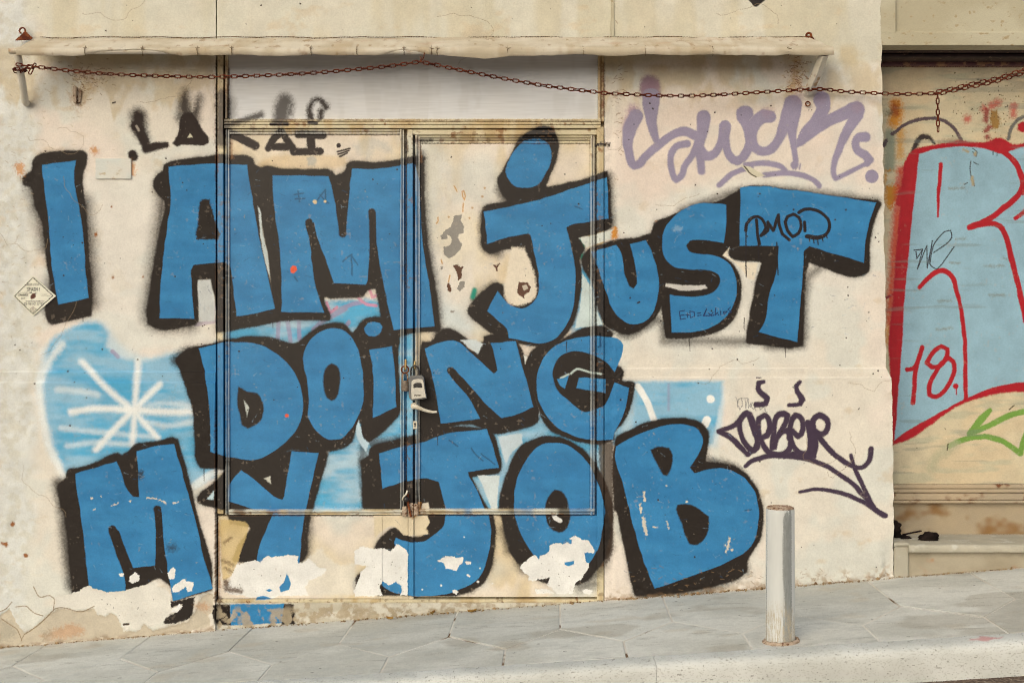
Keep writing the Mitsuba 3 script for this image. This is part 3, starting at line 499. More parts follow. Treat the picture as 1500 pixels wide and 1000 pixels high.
# ---- peeled paint: white undercoat, grey steel and mortar laid bare
def ragged(s, amp=2.0, seed=1):
    """a torn edge: the outline walked in short steps and shaken"""
    p = parse(s)[:, :2]
    q = []
    for a, b_ in zip(p, np.roll(p, -1, 0)):
        k = max(1, int(np.linalg.norm(b_ - a) / 1.8))
        q += [a + (b_ - a) * t for t in np.arange(k) / k]
    q = np.array(q)
    def sh(f, c): return meshkit.noise(np.column_stack([q * f, np.full(len(q), c)]), seed) - 0.5
    return q + amp * np.column_stack([sh(0.16, 1.5) * 1.6 + sh(0.5, 3.5), sh(0.16, 5.5) * 1.6 + sh(0.5, 7.5)])
peels = {
 'kick_left': "@p 330,838 340,828 372,820 380,823 390,814 398,816 420,813 436,815 437,824 446,822 452,818 464,828 478,834 470,846 452,850 446,862 452,872 410,873 384,877 345,872 329,866 328,858 338,850",
 'kick_mid': "@p 519,826 520,806 528,800 545,804 552,805 562,803 572,808 580,797 588,800 596,805 597,812 597,872 586,872 588,858 580,852 570,856 560,851 556,858 560,872 519,874 517,868 521,856 526,846 528,838 535,832 539,831 530,828",
 'o_white': "@23 50,320 65,295 130,245 160,280 170,255 210,240 222,225 218,195 250,180 300,185 325,175 345,190 350,170 340,155 370,135 410,160 440,165 470,195 485,220 480,240 450,245 425,235 430,265 435,290 455,300 450,335 425,365 400,395 370,410 360,470 300,482 260,478 230,450 200,430 215,410 225,390 170,395 130,405 95,400 100,370 70,350",
 'o_white2': "@23 130,450 200,450 240,475 140,482",
 'o_white3': "@23 410,462 440,452 472,462 465,480 420,482",
 'j_white': "@13 1060,285 1090,270 1110,262 1150,256 1185,268 1215,265 1213,300 1190,315 1175,340 1140,335 1110,330 1100,305",
 'j_white2': "@13 1228,290 1260,288 1262,300 1235,308",
 'j_white3': "@13 1150,460 1170,452 1190,465 1175,478 1155,475",
 'm_white': "@03 340,490 470,458 500,430 530,425 545,440 600,452 640,462 735,458 780,440 860,425 905,395 930,410 925,430 980,440 1005,480 1000,520 1010,560 985,600 960,630 940,650 880,655 860,690 800,695 770,660 740,690 720,640 690,590 640,585 590,610 575,560 560,545 500,560 460,575 420,555 380,560 330,570",
 'm_chip': "@03 770,370 800,348 825,365 820,395 785,410 762,400",
 'm_chip2': "@03 990,350 1020,315 1035,330 1030,385 1000,390",
 'm_chip3': "@03 1015,440 1040,415 1085,385 1100,400 1140,405 1135,455 1110,460 1095,435 1050,460 1020,465",
 'm_chip4': "@03 1005,570 1060,530 1075,545 1040,580",
 'm_chip5': "@03 705,355 735,350 730,375 710,372",
}
G.fill(pt(228, 224, 214), "@p 440,826 452,816 464,805 470,802 480,816 500,828 520,822 522,872 440,873", soft=3, grain=2, opacity=0.7)
peels = {k_: ragged(s_, 2.4 if 'chip' not in k_ else 1.6) for k_, s_ in peels.items()}
for k_, s_ in peels.items():
    G.fill(pt(224, 221, 213) if k_ == 'm_white' else PEEL, s_, soft=0.6, corner=0, grain=0.7)
rf = random.Random(31)
G.stroke(pt(120, 116, 110), 0.5, *[f"{rf.uniform(a, b_):.1f},{rf.uniform(c, e):.1f},{rf.choice((0.4, 0.5, 0.8)):.2f}" for a, b_, c, e in ((335, 440, 825, 868), (525, 592, 812, 868), (785, 855, 815, 868), (120, 240, 870, 905)) for _ in range(14)], soft=0.5)
G.fill(BLUE, "@13 135,440 160,415 175,360 185,375 200,420 190,455 140,468", soft=0.7, corner=25)
G.fill(BLUE, "@13 55,460 75,450 95,460 75,470", soft=0.7)
G.fill(BLUE, "@23 310,295 340,290 365,285 365,305 330,318 308,310", soft=0.7, corner=25)
G.fill(BLUE, "@13 0,500 40,490 90,505 0,512", soft=0.7)
G.stroke(PEEL, 1.2, "@13 1240,370,1.50 1250,378", "@13 1300,408,1.80", "@13 1085,432,1.50", "@13 975,455,1.20", "@13 1310,330,1.20", "@13 1385,417,1.20", "@13 1220,145,0.90", plain_r=True, soft=0.8)
G.stroke(pt(205, 202, 192), 0.9, "@02 545,912,1.57", "@02 600,905,0.90", "@02 680,952,1.57", "@02 770,930,1.57", "@02 560,980,1.35", "@02 870,912 930,920 980,945", "@02 1020,945 1050,935", "@02 660,960 700,945", "@23 770,30,2.25 775,80,3.15 785,125,1.80", "@22 770,880,1.80 775,930,1.80", "@22 750,950,1.80 755,995,1.80", "@23 825,80 850,85", "@23 905,50 915,95", "@23 1270,150,1.35 1260,210,1.80", "@23 1245,190,1.35", "@23 1285,215,1.35", "@23 1250,225,1.80", "@22 1020,932,1.57", "@22 905,842,1.35", "@22 730,905,0.90", plain_r=True, soft=1.0, grain=1.2)
G.fill(GREYMETAL, ragged("@11 1160,262 1205,253 1195,290 1220,330 1215,365 1190,370 1180,390 1205,430 1195,460 1165,495 1130,512 1100,490 1095,445 1140,430 1150,400 1140,380 1120,372 1125,395 1085,402 1075,385 1110,345 1140,330 1150,290", 1.6, 6), soft=0.6, corner=0, grain=0.4)
G.fill(GREYMETAL, "@11 1195,650 1225,643 1220,680 1195,705 1178,690", "@11 1080,560 1095,555 1092,580 1078,575", "@11 1140,815 1165,820 1155,832 1138,828", soft=0.7, corner=10, grain=0.9)
G.fill(pt(96, 66, 50), "@11 1155,555 1180,548 1195,565 1215,562 1205,590 1205,630 1185,640 1175,600", "@11 1385,548 1410,552 1430,535 1435,545 1415,565 1418,590 1405,585 1400,565", "@11 1115,660 1130,655 1145,690 1140,712 1122,700", "@21 40,645 60,655 90,650 108,680 100,710 75,725 70,748 50,735 30,720 35,690", soft=0.8, corner=10, grain=0.9)
G.fill(pt(196, 186, 170), "@21 60,675 85,665 95,690 70,705", soft=0.8, corner=25)
G.stroke(pt(206, 160, 104), 0.9, "@11 1205,120 1215,115 1225,145 1220,170 1210,150 1205,120", "@11 1215,190 1210,235", "@11 1160,90 1175,120", "@11 1065,270 1068,290 1055,305", "@11 1085,520 1090,540", "@11 1125,650 1135,610", soft=0.8)
G.stroke(pt(196, 160, 120), 1.6, "@11 1130,270", "@11 1250,275", "@11 1325,150", "@11 1340,100", "@11 1265,215", soft=1)
# mortar showing at the foot of the left pier
MORTAR_EDGE = ragged("@03 0,600 60,560 100,640 150,700 220,660 290,595 340,560 400,560 480,575 560,555 580,600 620,600 650,585 690,600 715,640 725,690 800,700 850,650 900,690 980,665 1100,640 1160,560 1180,490 1225,465 1252,470 1256,560 1230,600 1240,660 1000,720 800,735 500,750 200,770 0,810", 2.6, 4)
G.fill(MORTAR, MORTAR_EDGE, soft=0.7, corner=0, grain=0.9)
G.fill(pt(196, 150, 112), "@03 240,720 330,680 420,650 480,665 500,700 420,730 300,735", "@03 1150,540 1200,525 1230,545 1215,580 1170,560", soft=5, grain=4, opacity=0.6)
G.fill(pt(150, 146, 132), "@03 0,620 70,640 110,700 60,740 0,760", "@03 260,690 300,690 320,720 260,735", soft=6, grain=4, opacity=0.5)
CR = pt(146, 124, 98)
G.stroke(CR, 0.6, "@03 130,750 150,710 220,665 290,600 330,560 400,558 480,578 560,545", "@03 0,580 40,560 80,520", "@03 15,620 60,650 110,690 130,740", "@03 205,430 240,490 300,480 325,500 320,570", "@03 100,550 165,545 200,580 260,600", soft=0.7)
G.stroke(pt(70, 60, 50), 1.6, "@03 735,650 760,648", soft=0.8)
# rust and dirt
G.stroke(pt(204, 136, 60), 4, "@00 758,965,6 765,995,7 770,1010,4", "@00 555,885,6", "@01 110,-20,7 120,10,5", "@01 760,0,5", plain_r=True, soft=4, grain=4, opacity=0.75)
G.stroke(OCHRE, 3.5, "@21 605,340 600,380,5", plain_r=True, soft=2.5, grain=2)
G.stroke(pt(150, 98, 60), 1.2, "@01 652,212", "@01 565,375,3", "@01 835,620", "@01 660,625,2", "@21 845,298", "@03 80,65,3", "@03 20,175 45,185,3", "@03 160,250,3", plain_r=True, soft=1.5, grain=1)
G.stroke(pt(176, 128, 70), 8, "@00 450,560 460,600", "@00 470,450,14 560,470,12 520,520,10", soft=9, grain=9, opacity=0.45)
G.stroke(pt(182, 126, 60), 8, "@1110,40,10 540,650,60 560,800,50 520,880,60", "@1110,40,10 560,480,40", soft=9, grain=8, opacity=0.55)
G.stroke(pt(176, 120, 60), 1.6, "@p 319,765 320,860", "@p 320,800 318,878", soft=2.5, grain=1.6, opacity=0.8)
G.fill(pt(206, 180, 120), "@03 1285,40 1440,60 1455,80 1450,110 1350,380 1300,400 1290,250", soft=1.5, grain=0.8, opacity=0.75)
G.stroke(pt(110, 84, 50), 2, "@03 1310,180 1350,150", "@03 1300,285 1360,310", "@03 1320,330 1350,350", soft=3, grain=1.5, opacity=0.7)
G.stroke(pt(84, 56, 30), 4, "@03 1320,410 1325,450 1400,465", "@03 1270,500 1290,520", plain_r=True, soft=3, grain=1.8, opacity=0.85)
G.stroke(pt(110, 66, 34), 1.6, "@p 318,215 318,250", "@p 884,95 884,170", "@p 597,735 604,752,3 600,742,3", plain_r=True, soft=2, grain=1.5, opacity=0.8)
G.stroke(OCHRE, 3, "@545,690,10 610,540 640,600 600,640", "@545,690,10 690,470,20 690,610,20", soft=2.5, grain=2, opacity=0.9)
G.stroke(pt(54, 44, 38), 2.2, "@20 500,845 570,845", soft=2, grain=2)
G.stroke(pt(40, 34, 34), 5, "@20 1400,-10 1430,20 1470,-10", soft=0.9)
rz_s = random.Random(9)
def straws(n, cx, cy, sx, sy, col, op):
    q = []
    for _ in range(n):
        x, y, a, l = rz_s.gauss(cx, sx), rz_s.gauss(cy, sy), rz_s.gauss(0.15, 0.5), rz_s.uniform(2.5, 7)
        q.append(f"{x:.1f},{y:.1f} {x + l * math.cos(a):.1f},{y + l * math.sin(a):.1f}")
    G.stroke(col, 0.45, *q, soft=0.5, opacity=op)
straws(70, 125, 112, 20, 12, pt(150, 120, 84), 0.8)
straws(60, 128, 116, 22, 12, pt(214, 196, 160), 0.8)
straws(26, 122, 110, 14, 10, pt(120, 70, 40), 0.8)
straws(44, 1166, 106, 9, 14, pt(140, 84, 36), 0.85)
straws(26, 1165, 108, 12, 14, pt(206, 180, 130), 0.7)
straws(40, 60, 130, 30, 40, pt(186, 170, 140), 0.6)
straws(40, 905, 150, 5, 40, pt(150, 116, 78), 0.7)
straws(40, 20, 300, 14, 120, pt(170, 150, 124), 0.6)
straws(60, 1100, 845, 120, 8, pt(150, 118, 84), 0.6)
def crack(x, y, a, n, col, op):
    q = [(x, y)]
    for _ in range(n):
        a += rz_s.gauss(0, 0.45)
        q.append((q[-1][0] + 7 * math.cos(a), q[-1][1] + 7 * math.sin(a)))
    G.stroke(col, 0.3, " ".join(f"{p:.1f},{r:.1f}" for p, r in q), soft=0.45, opacity=op)
for c_ in ((150, 300, 1.6, 14), (40, 200, 1.4, 22), (60, 520, 0.3, 14), (36, 680, 1.2, 16), (1180, 640, 1.8, 12), (960, 300, 0.2, 10), (1240, 560, 1.5, 16), (1020, 560, 0.1, 16), (200, 150, 0.3, 16), (120, 20, 0.1, 18), (640, 25, 0.0, 24), (1050, 20, 0.4, 16), (1210, 690, 1.4, 14), (910, 200, 1.5, 12), (70, 350, 1.7, 18), (1150, 800, 0.1, 16)):
    crack(*c_, pt(150, 128, 100), 0.7)
# nail holes and pocks
rh = random.Random(5)
for n_, (x0_, x1_, y0_, y1_) in ((55, (20, 312, 200, 640)), (60, (900, 1295, 150, 560)), (30, (905, 1290, 560, 830)), (34, (340, 590, 200, 640)), (26, (620, 860, 215, 640)), (16, (20, 1290, 5, 55))):
    G.stroke(pt(52, 42, 36), 0.6, *[f"{rh.uniform(x0_, x1_):.1f},{rh.uniform(y0_, y1_):.1f},{rh.choice((0.5, 0.6, 0.7, 0.9, 1.3)):.2f}" for _ in range(n_)], soft=0.6)
G.stroke(pt(48, 38, 32), 1.2, "@21 735,775 745,770", "@21 690,745", "@22 1175,40", "@00 660,605 675,600", "@20 715,730,3", "@20 1345,675,3", "@20 1145,770,3", "@21 310,18,4", "@31 470,680,4", "@01 1070,72,4", "@01 1025,620,5", "@01 370,390,3", "@02 600,48,5", "@02 118,50,4", "@02 88,22,4", "@31 650,415,4", "@31 645,368,3", "@31 458,228,5", "@31 150,228,5", "@31 590,830,4", soft=0.8)
G.build()

# ------------------------------------------------------------------ the neighbouring bay's boarded front has its own drawing
CREAMB, RED, AQUA = pt(208, 196, 168), pt(170, 24, 36), pt(146, 182, 202)
H = Drawing(1280.3, 60.7, 1560, 720)
z4 = "@1290,130,7.143 "
H.stroke(pt(150, 156, 138), 8, z4 + "100,470 95,600 95,720 90,820", soft=4, grain=2)
H.stroke(pt(205, 150, 60), 5, z4 + "205,440 205,700", soft=6, grain=3, opacity=0.8)
H.fill(pt(196, 136, 44), "@31 690,0 790,0 775,90 740,200 715,230 690,200", z4 + "50,860 130,850 230,900 210,1010 40,1010", soft=4, grain=3)
H.stroke(pt(206, 140, 50), 9, z4 + "160,170 165,260 140,340", soft=6, grain=3)
H.stroke(pt(150, 74, 24), 6, z4 + "150,190 150,250", soft=5, grain=3, opacity=0.9)
H.stroke(pt(110, 104, 80), 4, z4 + "80,250", soft=5, grain=3, opacity=0.8)
H.stroke(pt(214, 140, 60), 3, "@31 760,250 740,500 720,700 700,1000", soft=5, grain=3, opacity=0.8)
H.stroke(pt(88, 74, 80), 2.6, z4 + "120,470 180,430 250,382 380,325 500,310 620,322 720,370 790,450 850,560", z4 + "30,600 60,540", soft=1.2, grain=0.6)
H.stroke(pt(56, 46, 44), 4.2, z4 + "320,720,20 350,620,26 400,530,28 450,495,30 510,510,24 560,575,14", soft=2, grain=1)
H.stroke(pt(150, 130, 110), 3, z4 + "620,570 720,545 820,555", soft=4, grain=2, opacity=0.7)
H.stroke(pt(186, 66, 58), 5, z4 + "910,315", z4 + "1080,210", z4 + "1160,180 1230,150", z4 + "1390,190,40 1390,280,30", soft=5, grain=2.5, opacity=0.8)
H.stroke(pt(150, 110, 40), 7, z4 + "1190,280 1200,370", soft=3, grain=2, opacity=0.9)
H.stroke(pt(140, 40, 36), 4, z4 + "1110,240 1100,330", z4 + "1120,510,30", z4 + "1100,440 1140,400", soft=3, grain=1.5, opacity=0.85)
H.stroke(RED, 8, z4 + "1490,400", "@31 1520,-60", soft=2, grain=1)
H.stroke(pt(110, 108, 104), 2.6, z4 + "1340,530 1370,410 1440,325 1520,290", soft=1.5, grain=0.8)
H.stroke(pt(70, 58, 66), 2, "@31 690,745 745,718", soft=1.2)
H.stroke(pt(44, 36, 32), 4, "@31 765,190 785,110", soft=1.5, grain=1)
H.stroke(pt(190, 40, 42), 9, "@p 1322,252 1315,330 1311,400 1307,470", soft=6, grain=2.5, opacity=0.8)
H.fill(RED, "@p 1337,220 1374,211 1409,206.5 1437,209 1450,206 1458,202 1466,202 1474,205 1484,211 1500,209 1540,205 1540,574 1500,574 1462,577 1425,586 1395,600 1360,625 1332,644 1308,651 1304,600 1303,540 1301,500 1308,438 1312,375 1317,312 1322,250 1325,237", soft=1.8, grain=0.8)
H.fill(AQUA, "@p 1346,226 1374,218 1409,215 1437,217 1472,226 1480,221 1500,215 1540,212 1540,558 1500,559 1450,569 1412,585 1375,605 1337,626 1310,644 1314,600 1317,560 1322,500 1325,440 1331,375 1337,312 1344,250", soft=1.2, grain=0.4)
H.stroke(RED, 4.2, "@p 1470,222,4 1488,240 1497,262 1498,282", "@31 1500,40 1492,90 1460,150 1380,220 1290,285 1180,332", "@31 1180,332 1300,308 1355,325 1395,390 1430,530 1470,680 1510,880", soft=1, grain=0.3)
H.stroke(RED, 3.2, z4 + "628,790,22 622,900,22 615,1000,20 @31 1000,100,11 996,270,6", "@31 885,685,12 960,610,15 1020,582,15 1078,620,15 1110,720 1140,860 1155,1000 @32 1155,0 1160,340", "@31 1450,280 1520,225", soft=1, grain=0.3)
H.stroke(RED, 3.4, "@32 905,35 870,150 850,358", "@32 815,165 850,160 880,110 905,40", "@32 1050,45 1015,30 965,70 932,125 960,150 1010,140 1050,85 1050,45", "@32 1000,145 1055,95 1085,115 1088,190 1040,280 985,322 945,310 945,255 1000,150", "@32 1100,262,17", soft=1, grain=0.3)
H.stroke(RED, 0.8, "@32 1103,270 1104,312", soft=0.7)
H.stroke(pt(40, 44, 56), 0.8, "@31 855,465 905,462 870,515 866,475", "@31 905,462 875,575 930,440 932,570 965,410 948,545 990,575 1040,520 1090,445", "@31 950,540 970,440 1030,360 1070,350 1078,390 1030,440 970,480", soft=0.6)
H.stroke(pt(70, 76, 80), 0.7, z4 + "960,625 1010,660 1000,710 960,660", z4 + "940,760 930,830 950,960", z4 + "970,770 1020,795", z4 + "1175,650 1172,690", z4 + "1215,670 1218,700", "@31 1150,80 1170,70", "@31 1200,50 1210,90", soft=0.8)
H.stroke(pt(168, 158, 130), 2, z4 + "870,640 910,660", z4 + "990,670 985,690", "@31 1195,40 1200,80", soft=2, grain=1)
H.stroke(pt(132, 142, 140), 1.2, "@31 1100,400 1160,398", "@31 1070,540 1120,540", "@31 1300,730 1390,730", "@31 1000,765 1070,760", "@31 990,930 1080,920", "@31 1270,555 1380,560", "@31 1380,510 1400,520", "@31 1060,105 1150,100", soft=2.5, grain=1.6, opacity=0.8)
GRN = pt(116, 156, 70)
H.stroke(GRN, 4.5, "@32 1300,402,14 1250,455,22 1185,540,20", "@32 1190,535,18 1300,490,17 1400,440,18 1520,405,18", "@32 1060,615,14 1130,580,16 1240,557,16 1350,575,16 1430,620,16 1478,655,18 1510,540,14", soft=1.2, grain=0.4)
H.stroke(pt(176, 176, 148), 7, "@32 1040,630 980,690 960,740", "@32 1090,600 1030,650", soft=7, grain=3, opacity=0.7)
H.stroke(pt(80, 70, 50), 0.8, "@32 1055,600 1048,635", "@32 1415,400 1445,372", "@32 1040,510", "@32 870,622", soft=0.7)
rk = random.Random(11)
H.stroke(pt(92, 80, 58), 0.6, *[f"{rk.uniform(1395, 1545):.1f},{rk.gauss(150, 28):.1f},{rk.choice((0.5, 0.7, 0.9)):.2f}" for _ in range(150)], soft=0.7)
H.build()

# ------------------------------------------------------------------ materials
def uv(p): return 750.0 + p.x * 300.0, 500.0 - (p.z - EYE) * 300.0
def ev(a): return mi.Color3f(*[float(q) for q in a])

def worn(c, u, v, amount=0.55, mottle=0.26):
    """Old paint: faint mottling, a fine speckle of rubbed-through spots and hairline dirt."""
    a = fbm(u * 0.05, v * 0.05, 31.0, octaves=3)
    s = noise(u * 0.42, v * 0.42, 40.0) * noise(u * 0.19, v * 0.19, 44.0)
    where = smoothstep(0.40, 0.62, fbm(u * 0.028, v * 0.028, 52.0, octaves=2))
    spot = smoothstep(0.52, 0.66, s) * where
    fine = noise(u * 0.9, v * 0.9, 60.0)
    c = c * (1.0 + mottle * (a - 0.5)) * (0.93 + 0.14 * fine)
    return mix(c, c * 0.55 + mi.Color3f(0.19, 0.155, 0.12), spot * amount)

def plaster(p, n, q):
    u, v = uv(p)
    a, b, d = fbm(u * 0.009, v * 0.009, 2.0, octaves=3), fbm(u * 0.021, v * 0.021, 12.0, octaves=3), noise(u * 0.16, v * 0.16, 21.0)
    c = mix(ev(pt(226, 220, 209)), ev(pt(231, 221, 211)), smoothstep(0.38, 0.62, a))
    c = mix(c, ev(pt(218, 219, 212)), smoothstep(0.45, 0.68, b) * 0.85)
    # the strip at the far left was never repainted; above the awning the wall is coloured duller and yellower
    edge = u + (b - 0.5) * 60
    c = mix(c, mix(ev(pt(218, 220, 217)), ev(pt(210, 209, 200)), smoothstep(0.35, 0.75, fbm(u * 0.11, v * 0.11, 28.0, octaves=4))), smoothstep(62, 34, edge))
    c = mix(c, mix(ev(pt(212, 209, 194)), ev(pt(206, 199, 176)), smoothstep(0.4, 0.65, fbm(u * 0.03, v * 0.006, 18.0, octaves=3))), smoothstep(96, 84, v + (a - 0.5) * 20) * smoothstep(30, 70, edge) * 0.85)
    # tide marks and soot under the awning: streaky, with ragged lower ends
    streak = fbm(u * 0.06, v * 0.006, 71.0, octaves=3)
    low = 118 + 75 * streak
    grime = smoothstep(0.30, 0.62, fbm(u * 0.05, v * 0.035, 77.0, octaves=4)) * smoothstep(0.0, 14.0, low - v) * smoothstep(60, 76, v)
    c = mix(c, ev(pt(198, 178, 138)), grime * 0.55)
    # dusty brown stains
    st = smoothstep(0.66, 0.82, fbm(u * 0.035, v * 0.05, 90.0, octaves=4))
    c = mix(c, ev(pt(206, 186, 154)), st * 0.4)
    # rubbed, gritty foot of the wall
    base = v - (880 - (u - 880) * 0.078)
    grit = fbm(u * 0.17, v * 0.17, 5.0, octaves=4)
    foot = smoothstep(-26, 2, base + (fbm(u * 0.05, v * 0.05, 99.0, octaves=3) - 0.5) * 40) * smoothstep(0.42, 0.66, grit)
    c = mix(c, ev(pt(176, 152, 122)), foot * 0.7)
    c = G.over(u, v, c)
    line = smoothstep(-9, -1, base + (noise(u * 0.09, v * 0.02, 4.0) - 0.5) * 9) * smoothstep(0.35, 0.6, fbm(u * 0.12, v * 0.3, 8.0, octaves=3))
    c = mix(c, ev(pt(140, 112, 84)), line * 0.6)
    return worn(c, u, v, 0.35, 0.18)

def plinth(p, n, q):
    u, v = uv(p)
    a, b = fbm(u * 0.02, v * 0.08, 5.0, octaves=4), fbm(u * 0.14, v * 0.14, 15.0, octaves=4)
    c = mix(ev(pt(196, 190, 174)), ev(pt(212, 208, 196)), smoothstep(0.35, 0.65, a))
    c = mix(c, ev(pt(160, 140, 112)), smoothstep(0.5, 0.7, b) * 0.6)
    c = G.over(u, v, c)
    rub_or_sheen = smoothstep(0.48, 0.62, b * 0.6 + fbm(u * 0.05, v * 0.05, 25.0, octaves=3) * 0.45) * smoothstep(882, 896, v)
    return worn(mix(c, ev(pt(178, 164, 140)), rub_or_sheen * 0.85), u, v)

def door_paint(p, n, q):
    u, v = uv(p)
    a, b = fbm(u * 0.012, v * 0.012, 3.0, octaves=3), fbm(u * 0.03, v * 0.012, 14.0, octaves=3)
    c = mix(ev(pt(226, 213, 188)), ev(pt(228, 217, 203)), smoothstep(0.35, 0.6, a))
    c = mix(c, ev(pt(216, 196, 156)), smoothstep(0.52, 0.75, b) * 0.7)
    c = mix(c, ev(pt(206, 212, 208)), smoothstep(0.6, 0.8, a) * 0.6)
    c = G.over(u, v, c)
    return worn(c, u, v, 0.4)

def frame_paint(p, n, q):
    u, v = uv(p)
    b = fbm(u * 0.05, v * 0.02, 24.0, octaves=3)
    c = mix(ev(pt(212, 200, 168)), ev(pt(196, 172, 128)), smoothstep(0.4, 0.7, b))
    c = mix(c, ev(pt(140, 94, 52)), smoothstep(0.66, 0.8, fbm(u * 0.11, v * 0.11, 26.0, octaves=3)) * 0.8)
    c = G.over(u, v, c)
    # bare and rusty where the paint has flaked in small chips
    chip = smoothstep(0.70, 0.78, noise(u * 0.28, v * 0.28, 63.0)) * smoothstep(0.5, 0.62, fbm(u * 0.03, v * 0.03, 65.0, octaves=2))
    return worn(mix(c, ev(pt(118, 88, 62)), chip * 0.5), u, v, 0.4)

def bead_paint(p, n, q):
    # highlight on the raised beads painted into the colour as fine pale scratches
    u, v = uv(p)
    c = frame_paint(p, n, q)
    rub_or_sheen = smoothstep(0.28, 0.62, fbm(u * 0.5, v * 0.03, 54.0, octaves=2) * 0.6 + fbm(u * 0.03, v * 0.5, 55.0, octaves=2) * 0.25 + 0.10)
    return mix(c, ev(pt(206, 208, 204)), rub_or_sheen * 0.40)

def frame_wiped(p, n, q):
    u, v = uv(p)
    b = fbm(u * 0.03, v * 0.2, 24.0, octaves=3)
    c = mix(ev(pt(214, 212, 198)), ev(pt(206, 186, 148)), smoothstep(0.45, 0.7, b))
    c = mix(c, G.over(u, v, c), smoothstep(0.5, 0.8, fbm(u * 0.04, v * 0.04, 29.0, octaves=2)) * 0.7 + 0.12)
    return worn(mix(c, ev(pt(128, 90, 56)), smoothstep(0.68, 0.78, fbm(u * 0.09, v * 0.15, 26.0, octaves=3)) * 0.7), u, v, 0.4)

def transom_sheet(p, n, q):
    u, v = uv(p)
    a, b, d = fbm(u * 0.015, v * 0.02, 4.0, octaves=3), fbm(u * 0.05, v * 0.02, 6.0, octaves=3), noise(u * 0.04, v * 0.6, 7.0)
    b = b + smoothstep(590, 626, u) * smoothstep(628, 626, u) * smoothstep(90, 150, v) * (0.10 + 0.2 * noise(u * 0.1, v * 0.08, 3.0))
    c = mix(ev(pt(222, 226, 233)), ev(pt(228, 228, 229)), a)
    c = mix(c, ev(pt(204, 204, 205)), smoothstep(0.55, 0.8, b) * 0.4) * (0.95 + 0.1 * d)
    return G.over(u, v, c)

def bay_paint(p, n, q):
    k = DIST / (DIST + 0.3)
    u, v = 750.0 + p.x * 300.0 * k, 500.0 - (p.z - EYE) * 300.0 * k
    a, b = fbm(u * 0.018, v * 0.018, 5.0, octaves=3), fbm(u * 0.02, v * 0.09, 16.0, octaves=3)
    c = mix(ev(CREAMB), ev(pt(210, 193, 162)), smoothstep(0.35, 0.65, a))
    c = mix(c, ev(pt(182, 182, 158)), smoothstep(0.55, 0.75, b) * 0.6)
    c = H.over(u, v, c)
    c = mix(c, ev(pt(120, 128, 124)), smoothstep(0.66, 0.78, fbm(u * 0.012, v * 0.12, 36.0, octaves=3)) * 0.35)
    return worn(c, u, v, 0.4)

def grain3(c1, c2, f, lo=0.35, hi=0.65, fine=0.12, seed=0.0, c3=None, t3=(0.66, 0.78), f3=2.5):
    def fn(p, n, q):
        a = fbm(p.x * f, p.y * f + seed, p.z * f, octaves=4)
        c = mix(ev(c1), ev(c2), smoothstep(lo, hi, a))
        if c3 is not None:
            c = mix(c, ev(c3), smoothstep(t3[0], t3[1], fbm(p.x * f * f3 + 9, p.y * f * f3 + seed, p.z * f * f3, octaves=3)))
        return c * (1 - fine / 2 + fine * noise(p.x * 260, p.y * 260, p.z * 260))
    return fn

def paving(seed, tone):
    def fn(p, n, q):
        a = fbm(p.x * 3.1 + seed, p.y * 5.0, seed, octaves=4)
        b = fbm(p.x * 9.0, p.y * 15.0 + seed, 3.0, octaves=3)
        c = mix(ev(pt(*(np.array((200, 200, 193)) * tone))), ev(pt(*(np.array((217, 217, 211)) * tone))), smoothstep(0.3, 0.7, a))
        c = mix(c, ev(pt(190, 192, 187)), smoothstep(0.5, 0.8, b) * 0.45)
        c = mix(c, ev(pt(196, 186, 168)), smoothstep(0.66, 0.8, fbm(p.x * 5.0 + 40, p.y * 7.0, 8.0, octaves=3)) * 0.35)
        d1, d2, w = voronoi(p.x * 5.0 + seed, p.y * 5.0)
        gum = smoothstep(0.060, 0.045, d1 + 0.03 * noise(p.x * 150, p.y * 150, 3.0)) * smoothstep(0.70, 0.72, w)
        c = mix(c, ev(pt(120, 118, 112)), gum * 0.6)
        sc = smoothstep(0.70, 0.78, fbm(p.x * 9 + p.y * 30, p.y * 60, seed, octaves=3))
        c = mix(c, ev(pt(150, 147, 138)), sc * 0.35)
        spill = smoothstep(0.60, 0.68, fbm(p.x * 2.3 + 3, p.y * 3.4, 17.0, octaves=4))
        c = mix(c, ev(pt(160, 152, 136)), spill * 0.35)
        return c * (0.93 + 0.14 * noise(p.x * 220, p.y * 220, 1.0)) * (0.96 + 0.08 * noise(p.x * 60, p.y * 60, 2.0))
    return fn

def kerb_stone(p, n, q):
    a = fbm(p.x * 6, p.y * 6, p.z * 6, octaves=4)
    g = noise(p.x * 210, p.y * 210, p.z * 210)
    g2 = noise(p.x * 120 + 7, p.y * 120, p.z * 120)
    c = mix(ev(pt(202, 204, 200)), ev(pt(218, 220, 217)), smoothstep(0.3, 0.7, a))
    c = mix(c, ev(pt(170, 170, 162)), smoothstep(0.55, 0.85, g) * 0.5)
    c = mix(c, ev(pt(110, 106, 98)), smoothstep(0.8, 0.92, g2) * 0.6)
    pink = smoothstep(0.075, 0.03, dr.sqrt(dr.square(p.x - 1.84) + dr.square((p.y + 1.235) * 2.0)) + (noise(p.x * 60, p.y * 60, 4.0) - 0.5) * 0.05)
    return mix(c, ev(pt(206, 140, 140)), pink * 0.7)

def road_top(p, n, q):
    g = noise(p.x * 140, p.y * 140, 3.0)
    c = mix(ev(pt(96, 84, 76)), ev(pt(132, 116, 104)), smoothstep(0.3, 0.8, g))
    return mix(c, ev(pt(150, 138, 126)), smoothstep(0.82, 0.9, noise(p.x * 90, p.y * 90, 9.0)))

